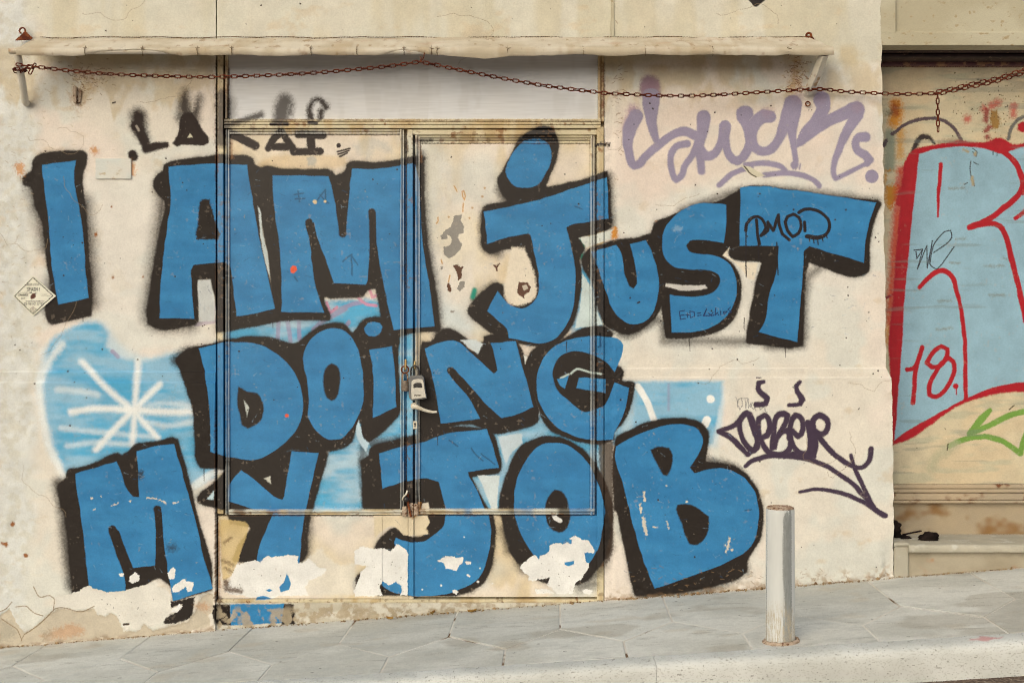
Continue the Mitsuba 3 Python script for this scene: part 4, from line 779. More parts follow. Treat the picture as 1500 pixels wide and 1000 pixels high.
def cloth(p, n, q):
    a, b = fbm(p.x * 7, p.y * 9, p.z * 9, octaves=4), fbm(p.x * 22, p.y * 6, p.z * 6, octaves=3)
    c = mix(ev(pt(196, 184, 162)), ev(pt(212, 203, 186)), smoothstep(0.35, 0.65, a))
    c = mix(c, ev(pt(184, 162, 130)), smoothstep(0.5, 0.75, b) * 0.4)
    c = mix(c, ev(pt(150, 118, 84)), smoothstep(0.66, 0.78, fbm(p.x * 34, p.y * 20, p.z * 20, octaves=3)) * 0.5)
    weave = noise(p.x * 420, p.z * 420, p.y * 420)
    return mix(c, ev(pt(186, 130, 104)), smoothstep(0.68, 0.8, fbm(p.x * 5 + 7, p.y * 30, 2.0, octaves=3)) * 0.2) * (0.94 + 0.12 * weave)

def bollard_paint(p, n, q):
    ang = dr.atan2(p.y + 1.02, p.x - 1.087)
    a = fbm(ang * 3.0, p.z * 3.0, 2.0, octaves=4)
    f = fbm(ang * 14.0, p.z * 4.0, 6.0, octaves=3)
    g = noise(ang * 30, p.z * 60, 4.0)
    c = mix(ev(pt(214, 217, 216)), ev(pt(204, 207, 206)), a)
    # greyer down one side, in streaks, and along a narrow strip on the other
    side = smoothstep(0.62, 0.10, dr.abs(ang + 1.22)) * smoothstep(0.56, 0.50, p.z - 0.085 + (f - 0.5) * 0.10) + 0.55 * smoothstep(0.20, 0.03, dr.abs(ang + 2.96))
    grey_streak = smoothstep(0.36, 0.52, side * 0.6 + (f - 0.5) * 0.6 + (a - 0.5) * 0.5 + 0.12)
    c = mix(c, mix(ev(pt(142, 147, 147)), ev(pt(116, 119, 117)), g), grey_streak * 0.85)
    low = smoothstep(0.20, 0.08, p.z - 0.085 + (f - 0.5) * 0.14)
    return mix(c, ev(pt(186, 174, 152)), low * smoothstep(0.4, 0.7, g * 0.5 + f * 0.6) * 0.9)

def B(name, d): scene[name] = d
def diffuse(name, fn): B(name, {'type': 'twosided', 'b': {'type': 'diffuse', 'reflectance': mikit.proc(fn)}})
def coat(name, fn, rough=0.55, spec=0.4, metallic=0.0): B(name, {'type': 'twosided', 'b': {'type': 'principled', 'base_color': mikit.proc(fn) if callable(fn) else {'type': 'rgb', 'value': [float(x) for x in fn]}, 'roughness': rough, 'specular': spec, 'metallic': metallic}})
coat('plaster', plaster, 0.7, 0.25)
coat('plinth', plinth, 0.8, 0.2)
coat('door_paint', door_paint, 0.5, 0.28)
B('frame_paint', {'type': 'twosided', 'b': {'type': 'principled', 'base_color': mikit.proc(frame_paint), 'roughness': 0.42, 'specular': 0.3, 'clearcoat': 0.3, 'clearcoat_gloss': 0.7}})
coat('frame_wiped', frame_wiped, 0.34, 0.5)
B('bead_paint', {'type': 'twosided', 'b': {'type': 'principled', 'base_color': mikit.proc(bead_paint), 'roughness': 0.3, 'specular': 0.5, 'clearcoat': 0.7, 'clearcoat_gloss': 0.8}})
coat('transom_sheet', transom_sheet, 0.5, 0.35)
coat('bay_paint', bay_paint, 0.6, 0.3)
diffuse('cloth', cloth)
TONES = [(1.0, 0.99), (7.0, 1.01), (13.0, 1.0), (21.0, 0.98), (29.0, 1.02)]
for i_, (a_, b_) in enumerate(TONES):
    diffuse(f'paving_{"abcde"[i_]}', paving(a_, b_))
diffuse('grout', grain3(pt(228, 226, 219), pt(214, 208, 198), 5, c3=pt(130, 108, 88), t3=(0.6, 0.72), f3=1.3))
diffuse('kerb_stone', kerb_stone)
diffuse('road_top', road_top)
coat('bollard_paint', bollard_paint, 0.5, 0.4)
coat('rust', grain3(pt(86, 40, 24), pt(128, 70, 38), 60, fine=0.4), 0.85, 0.2)
coat('chain_rust', grain3(pt(78, 34, 23), pt(108, 54, 36), 50, fine=0.5), 0.85, 0.15)
coat('rust_light', grain3(pt(150, 126, 106), pt(186, 168, 150), 40, fine=0.3, c3=pt(100, 66, 46), t3=(0.52, 0.7)), 0.85, 0.15)
coat('pole_paint', grain3(pt(208, 200, 180), pt(216, 210, 198), 9, c3=pt(176, 146, 112), t3=(0.62, 0.8)), 0.5, 0.35)
coat('dark_steel', grain3(pt(44, 32, 34), pt(62, 44, 44), 20, c3=pt(110, 88, 70), t3=(0.7, 0.8)), 0.6, 0.3)
coat('plum_steel', grain3(pt(84, 50, 58), pt(104, 68, 68), 14, c3=pt(150, 112, 84), t3=(0.55, 0.7), f3=3), 0.55, 0.35)
diffuse('void', grain3(pt(52, 38, 30), pt(70, 50, 38), 20))
coat('bay_metal', grain3(pt(186, 168, 142), pt(174, 160, 138), 7, c3=pt(116, 72, 46), t3=(0.55, 0.75)), 0.6, 0.3)
coat('bay_lower', grain3(pt(180, 164, 138), pt(170, 156, 134), 5, c3=pt(142, 108, 68), t3=(0.5, 0.72), f3=1.8), 0.65, 0.3)
diffuse('lintel_paint', grain3(pt(198, 192, 170), pt(188, 180, 156), 5, c3=pt(176, 158, 128), t3=(0.66, 0.8), f3=9))
diffuse('sill_stone', grain3(pt(196, 190, 174), pt(184, 179, 164), 8, c3=pt(206, 204, 194), t3=(0.6, 0.75)))
diffuse('step_block', grain3(pt(172, 162, 142), pt(186, 177, 158), 7, c3=pt(180, 140, 110), t3=(0.6, 0.8)))
diffuse('rag', grain3(pt(30, 26, 26), pt(46, 38, 36), 30))
coat('lock_grey', grain3(pt(96, 96, 98), pt(110, 110, 110), 60), 0.45, 0.5)
coat('lock_face', grain3(pt(210, 204, 192), pt(200, 196, 186), 60), 0.4, 0.5)
coat('lock_black', pt(34, 30, 32), 0.4, 0.5)
coat('old_lock', grain3(pt(130, 118, 106), pt(104, 90, 78), 90, c3=pt(150, 110, 76)), 0.6, 0.4)
coat('brass_stain', grain3(pt(210, 186, 130), pt(190, 150, 86), 60), 0.6, 0.4)
coat('handle_paint', grain3(pt(222, 216, 202), pt(206, 196, 176), 40), 0.35, 0.5)
coat('sticker_paper', grain3(pt(232, 230, 214), pt(226, 224, 206), 20), 0.45, 0.4)
coat('ink', pt(30, 24, 20), 0.6, 0.2)
coat('ink_brown', pt(86, 44, 26), 0.6, 0.3)
diffuse('leaf_dry', grain3(pt(150, 110, 60), pt(176, 140, 84), 60))
diffuse('grit', grain3(pt(170, 142, 108), pt(120, 96, 70), 60))
diffuse('string', grain3(pt(120, 96, 70), pt(90, 70, 54), 60))
coat('plate_paint', grain3(pt(208, 212, 208), pt(216, 214, 206), 14, c3=pt(190, 176, 150), t3=(0.66, 0.78)), 0.5, 0.35)

# ------------------------------------------------------------------ helpers
def numbered(k):
    if k not in scene and k not in used:
        used.add(k)
        return k
    i = 1
    while f'{k}_{i:03d}' in used or f'{k}_{i:03d}' in scene:
        i += 1
    used.add(f'{k}_{i:03d}')
    return f'{k}_{i:03d}'
used = set()

def thing(name, label=None, cat=None, group=None, kind=None):
    k = numbered(name)
    d = {}
    if label: d['label'] = label
    if cat: d['category'] = cat
    if group: d['group'] = group
    if kind: d['kind'] = kind
    labels[k] = d
    return k

def put(key, mesh, bsdf, smooth=False, **more):
    scene[key] = mikit.ply(mesh, bsdf, smooth=smooth, **more)
    return key

def part(parent, name, mesh, bsdf, smooth=False, label=None, kind=None, **more):
    k = numbered(f'{parent}__{name}')
    scene[k] = mikit.ply(mesh, bsdf, smooth=smooth, **more)
    if label or kind:
        labels[k] = {a: b for a, b in (('label', label), ('kind', kind)) if b}
    return k

def box(x0, x1, y0, y1, z0, z1, c=0.0015):
    """A box with its edges broken by a small chamfer."""
    c = min(c, (x1 - x0) * 0.3, (y1 - y0) * 0.3, (z1 - z0) * 0.3)
    P = []
    for a in (0, 1):
        for b in (0, 1):
            for d in (0, 1):
                p = np.array([(x0, x1)[a], (y0, y1)[b], (z0, z1)[d]], float)
                s = np.array([1 - 2 * a, 1 - 2 * b, 1 - 2 * d]) * c
                P += [p + s * m for m in ((0, 1, 1), (1, 0, 1), (1, 1, 0))]
    return trimesh.convex.convex_hull(np.array(P))

def ubox(u0, u1, v0, v1, y0, y1, c=0.0015):
    return box(X(u0), X(u1), y0, y1, Z(v1), Z(v0), c)

def tube(path, r, sides=10, caps=True):
    p = np.asarray(path, float)
    r = np.broadcast_to(r, (len(p),)).astype(float)
    t = np.gradient(p, axis=0)
    t /= np.linalg.norm(t, axis=1, keepdims=True)
    a = np.cross(t[0], [0.3, 0.2, 0.9]); a /= np.linalg.norm(a)
    V, F = [], []
    for i in range(len(p)):
        a = a - t[i] * (a @ t[i]); a /= np.linalg.norm(a)
        b = np.cross(t[i], a)
        g = np.arange(sides) * 2 * np.pi / sides
        V.append(p[i] + r[i] * (np.cos(g)[:, None] * a + np.sin(g)[:, None] * b))
    for i in range(len(p) - 1):
        for j in range(sides):
            k = (j + 1) % sides
            q = (i * sides + j, i * sides + k, (i + 1) * sides + k, (i + 1) * sides + j)
            F += [(q[0], q[1], q[2]), (q[0], q[2], q[3])]
    V = np.vstack(V)
    if caps:
        n = len(V)
        V = np.vstack([V, p[0], p[-1]])
        for j in range(sides):
            k = (j + 1) % sides
            F += [(n, k, j), (n + 1, (len(p) - 1) * sides + j, (len(p) - 1) * sides + k)]
    return trimesh.Trimesh(V, F, process=False)

def lathe(profile, sides=40):
    p = np.array(profile, float)
    g = np.arange(sides) * 2 * np.pi / sides
    V = np.stack([p[:, None, 0] * np.cos(g), p[:, None, 0] * np.sin(g), np.repeat(p[:, None, 1], sides, 1)], -1).reshape(-1, 3)
    F = []
    for i in range(len(p) - 1):
        for j in range(sides):
            k = (j + 1) % sides
            a, b, c, d = i * sides + j, i * sides + k, (i + 1) * sides + k, (i + 1) * sides + j
            F += [(a, b, c), (a, c, d)]
    return trimesh.Trimesh(V, F, process=False)

def relief(u0, u1, v0, v1, height, step=2.2, back=0.3, y=0.0, uright=None, rows=()):
    """A slab of wall: its face a height field towards the street (height in metres, from wall units), its rim turned back."""
    nu, nv = max(2, int((u1 - u0) / step)), max(2, int((v1 - v0) / step))
    vl = np.unique(np.concatenate([np.linspace(v0, v1, nv + 1)] + [[r - 0.35, r + 0.35] for r in rows]))
    nv = len(vl) - 1
    t, vv = np.meshgrid(np.linspace(0, 1, nu + 1), vl)
    ur = np.full_like(vv, u1) if uright is None else uright(vv)
    uu = u0 + t * (ur - u0)
    h = height(uu, vv)
    P = np.stack([(uu - 750) / 300, y - h, EYE + (500 - vv) / 300], -1)
    idx = np.arange((nu + 1) * (nv + 1)).reshape(nv + 1, nu + 1)
    a, b, c, d = idx[:-1, :-1].ravel(), idx[:-1, 1:].ravel(), idx[1:, 1:].ravel(), idx[1:, :-1].ravel()
    F = np.vstack([np.stack([a, d, c], 1), np.stack([a, c, b], 1)])
    V = [P.reshape(-1, 3)]
    n = len(V[0])
    for rim, flip in ((P[0], 0), (P[-1], 1), (P[:, 0], 1), (P[:, -1], 0)):
        m = len(rim)
        q = rim.copy(); q[:, 1] = back
        V += [rim, q]
        i = np.arange(m - 1)
        f = np.vstack([np.stack([n + i, n + i + 1, n + m + i + 1], 1), np.stack([n + i, n + m + i + 1, n + m + i], 1)])
        F = np.vstack([F, f[:, ::-1] if flip else f])
        n += 2 * m
    return trimesh.Trimesh(np.vstack(V), F, process=False)

def inside(path, u, v):
    """1 inside the outline, 0 outside, on arrays of wall units."""
    q = smooth_path(parse(path), True, corner=28)[:, :2] if isinstance(path, str) else path
    r = np.zeros(u.shape, bool)
    for (ax, ay), (bx, by) in zip(q, np.roll(q, -1, 0)):
        if ay == by: continue
        r ^= ((ay <= v) != (by <= v)) & (u < ax + (v - ay) / (by - ay) * (bx - ax))
    return r

def rough(u, v, s=0):
    p = np.stack([u, v, np.full_like(u, s)], -1)
    return (meshkit.fbm(p * 0.016, 3, s) - 0.5) * 0.006 + (meshkit.fbm(p * 0.11, 3, s + 5) - 0.5) * 0.0034 + (meshkit.noise(p * 0.42, s + 9) - 0.5) * 0.0012

# ------------------------------------------------------------------ the rendered wall
wall = thing('plaster_wall', 'cream rendered street wall sprayed with big blue black-outlined graffiti letters', 'wall')
FLAP = "@03 100,550 165,545 205,500 210,430 240,490 320,500 322,570 220,660 150,700 110,690 60,640 10,600"

def band(v, a, b):
    """the plain string course across the wall: two small steps"""
    s = lambda x: np.clip(x, 0, 1)
    return 0.010 * s((v - a) / 0.7 + 0.5) + 0.009 * s((v - b) / 0.7 + 0.5)

def left_height(u, v):
    h = rough(u, v, 1) + band(v, 545, 560)
    p = np.stack([u, v, u * 0 + 3], -1)
    old = np.clip((52 - (u + (meshkit.fbm(p * 0.03, 3, 8) - 0.5) * 50)) / 6, 0, 1)
    h += old * ((meshkit.fbm(p * 0.09, 4, 4) - 0.5) * 0.012 - 0.003)
    m = inside(MORTAR_EDGE, u, v)
    h = np.where(m, h - 0.007 + (meshkit.fbm(p * 0.16, 4, 14) - 0.5) * 0.011, h)
    h = np.where(inside(FLAP, u, v), h - 0.001, h)
    w = inside(peels['m_white'], u, v) & ~m
    h = np.where(w, h - 0.0025, h)
    h += np.clip((u - 306) / 8, 0, 1) * (meshkit.fbm(p * 0.12, 3, 30) - 0.6) * 0.008
    return h

def right_height(u, v):
    h = rough(u, v, 2) + band(v, 539.5, 553)
    p = np.stack([u, v, u * 0 + 5], -1)
    h += np.clip((912 - u) / 10, 0, 1) * (meshkit.fbm(p * 0.1, 4, 31) - 0.55) * 0.010
    h -= np.clip((899.5 - u) / 1.5, 0, 1) * 0.006
    base = v - (880 - (u - 880) * SLOPE)
    foot = np.clip((base + 26 + (meshkit.fbm(p * 0.05, 3, 32) - 0.5) * 50) / 16, 0, 1)
    h += foot * ((meshkit.fbm(p * 0.13, 4, 33) - 0.5) * 0.016 - 0.003)
    corner = np.clip((u - 1288 + (meshkit.fbm(p * 0.09, 3, 34) - 0.5) * 22) / 8, 0, 1) * np.clip((v - 785) / 30, 0, 1)
    return h - corner * (0.004 + 0.014 * meshkit.fbm(p * 0.12, 4, 35))

def pier_right(v):
    e = np.interp(v, [-200, 0, 540, 553, 620, 900, 1100], [1288, 1290, 1298, 1304, 1306, 1308, 1308])
    p = np.stack([v * 0.08, v * 0 + 2.0, v * 0], -1)
    return e + (meshkit.fbm(p, 3, 40) - 0.5) * 3.5
part(wall, 'pier', relief(-330, 316, -190, 1010, left_height, rows=(545, 560)), 'plaster', True, label='left part of the wall with a blue letter I and flaking render at its foot')
part(wall, 'pier', relief(885.5, 1306, -190, 930, right_height, uright=pier_right, rows=(539.5, 553)), 'plaster', True, label='right part of the wall with grey, blue and purple lettering')
part(wall, 'lintel_panel', relief(317.6, 894.5, -190, 70, lambda u, v: rough(u, v, 3) - 0.003, step=3.5), 'plaster', True, label='plain panel above the awning and door')
part(wall, 'cover_strip', ubox(895.2, 899.6, -190, 60, -0.007, 0.03), 'lintel_paint')
def plinth_height(u, v):
    p = np.stack([u, v, u * 0 + 6], -1)
    return 0.004 + rough(u, v, 4) - np.clip((v - 888) / 10, 0, 1) * (0.006 + (meshkit.fbm(p * 0.14, 4, 36) - 0.5) * 0.012)
part(wall, 'door_step', relief(316.6, 884.9, 880, 985, plinth_height, back=0.2), 'plinth', True, label='rough concrete step under the door')

# ------------------------------------------------------------------ the steel double door
door = thing('double_door', 'cream painted steel double door covered by blue letters, padlocked in the middle', 'door')
back = 0.10
part(door, 'back_sheet', box(X(310), X(892), 0.046, 0.054, Z(884), Z(40)), 'frame_paint')
fr = part(door, 'frame', trimesh.util.concatenate([
    ubox(318.6, 327.2, 70.4, 752, -0.004, 0.054, 0.002), ubox(874.6, 884.4, 186, 879, -0.002, 0.054, 0.002),
    ubox(330.2, 333, 70.4, 174, -0.006, 0.054, 0.001), ubox(876.2, 879.6, 70.4, 176, -0.006, 0.054, 0.001), ubox(881, 884.6, 70.4, 178, 0.0, 0.054, 0.001)]), 'frame_paint', label='steel door frame with rusty edges')
part(door, 'transom_bar', trimesh.util.concatenate([ubox(328.6, 880, 174.6, 178.6, -0.005, 0.05, 0.0015), ubox(328.6, 880, 179.4, 183.0, -0.010, 0.05, 0.0018), ubox(328.6, 880, 183.6, 188.2, -0.006, 0.05, 0.001)]), 'frame_paint')
def sheet(u0, u1, v0, v1, y, amp, seed, step=6):
    return relief(u0, u1, v0, v1, lambda u, v: (meshkit.fbm(np.stack([u * 0.012, v * 0.012, u * 0 + seed], -1), 2, seed) - 0.5) * amp, step=step, back=y + 0.004, y=y)
part(door, 'transom_panel', sheet(333.4, 632, 60, 174.2, 0.017, 0.003, 41), 'transom_sheet', True, label='left grey sheet above the door leaves')
part(door, 'transom_panel', sheet(627.5, 875.8, 60, 174.2, 0.011, 0.003, 42), 'transom_sheet', True, label='right grey sheet above the door leaves')

def bead(u0, u1, v0, v1, y, w, vertical):
    """rounded glazing bead with a flat lip"""
    a0, a1 = (X(u0), X(u1)) if vertical else (Z(v1), Z(v0))
    l0, l1 = (Z(v1), Z(v0)) if vertical else (X(u0), X(u1))
    W = a1 - a0
    g = np.linspace(0, np.pi, 9)
    pr = [(a0, y + 0.02)] + [(a0 + W * 0.30 - W * 0.30 * math.cos(t), y - 0.004 - 0.015 * math.sin(t)) for t in g] + [(a0 + W * 0.63, y - 0.003), (a0 + W * 0.66, y - 0.006), (a1 - 0.001, y - 0.006), (a1, y - 0.004), (a1, y + 0.02)]
    if not vertical:
        pr = [(a0 + a1 - p, q) for p, q in pr]
    n = len(pr)
    V = [(p, q, l) if vertical else (l, q, p) for l in (l0, l1) for p, q in pr]
    F = []
    for i in range(n):
        k = (i + 1) % n
        F += [(i, k, n + k), (i, n + k, n + i)]
    for i in range(1, n - 1):
        F += [(0, i, i + 1), (n, n + i + 1, n + i)]
    return trimesh.Trimesh(np.array(V), F, process=False)
yl = 0.024
def kick(u0, u1, v0, v1, y, seed, names):
    def hf(u, v):
        h = (meshkit.fbm(np.stack([u * 0.012, v * 0.012, u * 0 + seed], -1), 2, seed) - 0.5) * 0.003
        for k in names:
            h = h - 0.0016 * inside(peels[k], u + (meshkit.noise(np.stack([u * 0.3, v * 0.3, u * 0], -1), 3) - 0.5) * 2.5, v)
        return h
    return relief(u0, u1, v0, v1, hf, step=1.5, back=y + 0.004, y=y)
leaf = f'{door}__leaf'; used.add(leaf)
scene[leaf] = mikit.ply(sheet(335.2, 585, 195.8, 746.5, yl, 0.004, 43), 'door_paint', smooth=True)
labels[leaf] = {'label': 'left door leaf, painted with the letters A, M, D and O'}
def sub(parent, name, mesh, bsdf, smooth=False, **kw): return part(parent, name, mesh, bsdf, smooth, **kw)
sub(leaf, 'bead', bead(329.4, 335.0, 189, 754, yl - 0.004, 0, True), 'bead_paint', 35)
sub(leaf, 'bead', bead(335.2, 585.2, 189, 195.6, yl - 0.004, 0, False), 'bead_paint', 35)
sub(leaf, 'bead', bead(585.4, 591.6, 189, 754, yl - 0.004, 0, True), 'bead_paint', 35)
sub(leaf, 'bottom_bar', bead(335.2, 597, 746, 754.2, yl - 0.008, 0, False), 'frame_wiped', 35, label='pale bar along the foot of the left leaf')
sub(leaf, 'kick_panel', kick(318.8, 560, 755.2, 876.5, 0.010, 44, ('kick_left', 'kick_mid')), 'door_paint', True)
sub(leaf, 'kick_panel', kick(560.6, 597.2, 755.0, 876.8, 0.0085, 45, ('kick_mid',)), 'door_paint', True)
leaf2 = f'{door}__leaf_001'; used.add(leaf2)
scene[leaf2] = mikit.ply(sheet(615, 864.2, 209.8, 745.4, yl, 0.004, 46), 'door_paint', smooth=True)
labels[leaf2] = {'label': 'right door leaf with peeled grey patches beside the letter J'}
sub(leaf2, 'stile', ubox(596.4, 604.8, 190, 753, -0.001, 0.05, 0.002), 'frame_paint')
sub(leaf2, 'rail', ubox(605, 876, 190, 197.4, 0.002, 0.05, 0.002), 'frame_paint')
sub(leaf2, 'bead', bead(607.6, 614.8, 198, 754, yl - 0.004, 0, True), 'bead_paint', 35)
sub(leaf2, 'bead', trimesh.util.concatenate([bead(615, 864.4, 198.4, 204.4, yl - 0.005, 0, False), ubox(615, 864.4, 205.2, 209.6, yl - 0.003, 0.04, 0.0015)]), 'frame_paint')
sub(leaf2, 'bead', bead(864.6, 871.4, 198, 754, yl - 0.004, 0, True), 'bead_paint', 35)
sub(leaf2, 'bottom_bar', bead(606, 871, 745, 753.4, yl - 0.008, 0, False), 'frame_wiped', 35, label='pale bar along the foot of the right leaf')
sub(leaf2, 'kick_panel', kick(606.6, 876.6, 755.2, 874.2, 0.010, 47, ('o_white', 'o_white2', 'j_white', 'j_white2')), 'door_paint', True)
sub(leaf2, 'cover_strip', ubox(598, 605.8, 755, 877, 0.0, 0.05, 0.0015), 'door_paint')
part(door, 'threshold', ubox(318.8, 876, 877.2, 881.5, -0.008, 0.05, 0.0015), 'frame_paint')
hg = part(door, 'hinge', trimesh.util.concatenate([tube([(X(876.5), -0.010, Z(487)), (X(876.5), -0.010, Z(496.6))], 0.008, 12), tube([(X(876.5), -0.010, Z(497.2)), (X(876.5), -0.010, Z(507))], 0.008, 12)]), 'door_paint', 40)
# lever handle, keyhole plate
hp = np.array([[607, 594], [610, 594.6], [615, 596.5], [621, 599], [628, 601.4], [635, 602.6], [641, 602.2]])
hd = part(door, 'handle', tube([(X(a), -0.045 - 0.006 * math.sin(i), Z(b)) for i, (a, b) in enumerate(hp)], [0.0125, 0.012, 0.010, 0.0085, 0.0075, 0.0065, 0.005], 12), 'handle_paint', 50, label='white lever handle')
part(hd, 'rose', trimesh.util.concatenate([tube([(X(606.8), -0.02, Z(594)), (X(606.8), -0.05, Z(594))], 0.012, 16), tube([(X(606.8), 0.0, Z(594)), (X(606.8), -0.022, Z(594))], 0.016, 16)]), 'handle_paint', 40)
kp = part(door, 'keyhole_plate', ubox(605.2, 611.2, 616.5, 628, -0.006, 0.012, 0.002), 'handle_paint')
part(kp, 'keyhole', trimesh.util.concatenate([tube([(X(608), -0.0062, Z(620.5)), (X(608), -0.0078, Z(620.5))], 0.005, 10), ubox(607.2, 608.8, 621, 625.5, -0.0078, -0.0062, 0.0003)]), 'lock_black')
# rusty slide bolt low on the meeting stiles
bt = part(door, 'slide_bolt', trimesh.util.concatenate([ubox(589.5, 596, 741, 756, -0.012, 0.0, 0.002), ubox(606.5, 613, 737, 754, -0.014, 0.0, 0.002), ubox(597.5, 605.5, 736, 756.5, -0.009, 0.0, 0.002)]), 'rust_light', label='rusty slide bolt at the bottom of the meeting stiles')
part(bt, 'hasp', tube([(X(590), -0.012, Z(731)), (X(592), -0.03, Z(726)), (X(596), -0.036, Z(722)), (X(597.5), -0.03, Z(717))], 0.0045, 8), 'handle_paint', 40)
part(bt, 'rod', tube([(X(597.6), -0.016, Z(722)), (X(598.6), -0.02, Z(738)), (X(602.5), -0.018, Z(756))], 0.005, 8), 'rust', 40)
part(bt, 'knob', trimesh.creation.icosphere(subdivisions=2, radius=0.014).apply_translation((X(595.5), -0.022, Z(730))), 'lock_black', True)

# ------------------------------------------------------------------ locks hanging on the door
def ring(c, r, wire, axis='y', arc=(0, 360), n=20, sq=1.0):
    g = np.radians(np.linspace(arc[0], arc[1], n))
    a, b = r * np.cos(g), r * sq * np.sin(g)
    c = np.asarray(c, float)
    if axis == 'y': P = np.stack([c[0] + a, c[1] + 0 * a, c[2] + b], 1)
    else: P = np.stack([c[0] + 0 * a, c[1] + a, c[2] + b], 1)
    return tube(P, wire, 8)
ks = thing('key_safe', 'small grey and off-white key box padlock hanging by its shackle at the door middle', 'padlock')
prof = sg.Polygon([(600.5, 553), (603.5, 550.5), (618, 549.8), (621, 553), (622.5, 568), (625, 582), (604, 584.5), (601, 581)]).buffer(0.8)
def plate(poly, y0, y1):
    m = trimesh.creation.extrude_polygon(sg.Polygon([(X(a), Z(b)) for a, b in poly.exterior.coords]), abs(y1 - y0))
    v = m.vertices.copy()
    m.vertices = np.stack([v[:, 0], max(y0, y1) - v[:, 2], v[:, 1]], 1)
    m.fix_normals()
    return m
part(ks, 'body', plate(prof, -0.012, -0.046), 'lock_grey')
face = sg.Polygon([(604.6, 557.6), (607, 555.6), (613, 554.6), (619.6, 555.2), (621.4, 561), (622.2, 568), (624.6, 580.6), (604.6, 583.6), (603.8, 572)]).buffer(0.3)
part(ks, 'face_plate', plate(face, -0.046, -0.050), 'lock_face')
win = sg.Polygon([(606.6, 562.4), (609, 560.6), (613, 559.6), (617, 560), (618.8, 561.4), (619.4, 567), (612, 566.6), (606.8, 567.4)])
part(ks, 'dial_window', plate(win, -0.0502, -0.0515), 'lock_black')
part(ks, 'shackle', tube([(X(602.8), -0.030, Z(552)), (X(602.6), -0.030, Z(543)), (X(603.6), -0.030, Z(538)), (X(608.4), -0.030, Z(535)), (X(613), -0.030, Z(538)), (X(614.6), -0.030, Z(543)), (X(614.8), -0.030, Z(552))], 0.0042, 10), 'lock_black', 50)
lt = meshkit.text_mesh('Master', 0.0078, 0.0008, True)
lt.apply_transform(np.array([[1, 0.12, 0, X(607.6)], [0, 0, -1, -0.0502], [0.03, 1, 0, Z(579.2)], [0, 0, 0, 1.0]]))
part(ks, 'lettering', lt, 'ink')
stp = thing('staple', 'pale stained staple in the right stile holding the grey key box', 'staple')
put(stp, ring((X(607.8), -0.012, Z(534.5)), 0.014, 0.004, 'x', (0, 360), 18, 1.2), 'brass_stain', 50)
pl = thing('padlock', 'old dull padlock hanging from rusty rings left of the key box', 'padlock')
part(pl, 'body', tube([(X(594.2), -0.026, Z(557)), (X(594.2), -0.026, Z(558)), (X(594.2), -0.026, Z(571)), (X(594.2), -0.026, Z(572.4))], [0.0165, 0.019, 0.019, 0.016], 18), 'old_lock', 40)
part(pl, 'shackle', tube([(X(590), -0.026, Z(558)), (X(590.2), -0.026, Z(549)), (X(593.5), -0.026, Z(545)), (X(597.6), -0.026, Z(548)), (X(598), -0.026, Z(558))], 0.0042, 8), 'rust_light', 50)
rg = thing('lock_ring', 'rusty ring linking the old padlock to its staple', 'ring')
put(rg, ring((X(594), -0.028, Z(541)), 0.0175, 0.0036, 'y', (0, 360), 24), 'rust', 50)
st2 = thing('staple', 'yellowish staple in the left stile above the old padlock', 'staple')
put(st2, ring((X(594.6), -0.014, Z(534)), 0.016, 0.0042, 'x', (0, 360), 18, 1.5), 'brass_stain', 50)

# ------------------------------------------------------------------ the folded awning
aw = thing('awning', 'narrow tan canvas awning folded back above the door on a steel tube', 'awning')
YF, YB = -0.20, -0.018
ZB, ZF = Z(57, YB), Z(75.0, YF)
def canvas(ua, ub, seed, sag, lift, n):
    """the cloth from the wall over the front tube, laced round it; ua, ub are positions along the tube"""
    s = np.linspace(0, 1, n)
    pr = np.array([(-0.016, ZB + 0.004), (-0.05, ZB - 0.014), (-0.09, ZB - 0.032), (-0.125, ZB - 0.050), (-0.16, ZB - 0.070), (YF + 0.014, ZF + 0.020), (YF - 0.004, ZF + 0.017), (YF - 0.016, ZF + 0.009), (YF - 0.020, ZF - 0.003), (YF - 0.018, ZF - 0.014), (YF - 0.011, ZF - 0.021)])
    m = len(pr)
    t = np.linspace(0, 1, m)
    S, Tt = np.meshgrid(s, t, indexing='ij')
    u = ua + (ub - ua) * S
    w_ = np.clip(Tt / 0.5, 0, 1)
    x = X(u, YF) * w_ + X(50 + (u - 26) * (1184 - 50) / (1220 - 26), YB) * (1 - w_)
    y = np.interp(Tt, t, pr[:, 0]); z = np.interp(Tt, t, pr[:, 1])
    p = np.stack([u * 0.022, Tt * 1.3, u * 0 + seed], -1)
    wr = (meshkit.fbm(p, 4, seed) - 0.5)
    fine = (meshkit.fbm(np.stack([u * 0.10, Tt * 1.6 + u * 0.03, u * 0], -1), 3, seed + 3) - 0.5)
    z = z + wr * 0.012 * (0.4 + Tt * 0.6) + fine * 0.004
    y = y + wr * 0.008 * Tt - fine * 0.004
    z = z - np.clip(Tt - 0.72, 0, 1) / 0.28 * sag(u)
    k = np.clip((Tt - 0.7) / 0.3, 0, 1) * lift(u)
    z = z + k * 0.034; y = y + k * 0.01
    idx = np.arange(n * m).reshape(n, m)
    a, b, c, d = idx[:-1, :-1].ravel(), idx[1:, :-1].ravel(), idx[1:, 1:].ravel(), idx[:-1, 1:].ravel()
    return trimesh.Trimesh(np.stack([x, y, z], -1).reshape(-1, 3), np.vstack([np.stack([a, b, c], 1), np.stack([a, c, d], 1)]), process=False)
lift = lambda u: np.clip(1 - np.abs(u - 195) / 72.0, 0, 1) ** 0.9 + 0.55 * np.clip(1 - np.abs(u - 590) / 40.0, 0, 1)
stitches = [27, 127, 211, 289, 341, 456, 524, 591, 632, 641, 744, 853, 944, 1042, 1154]
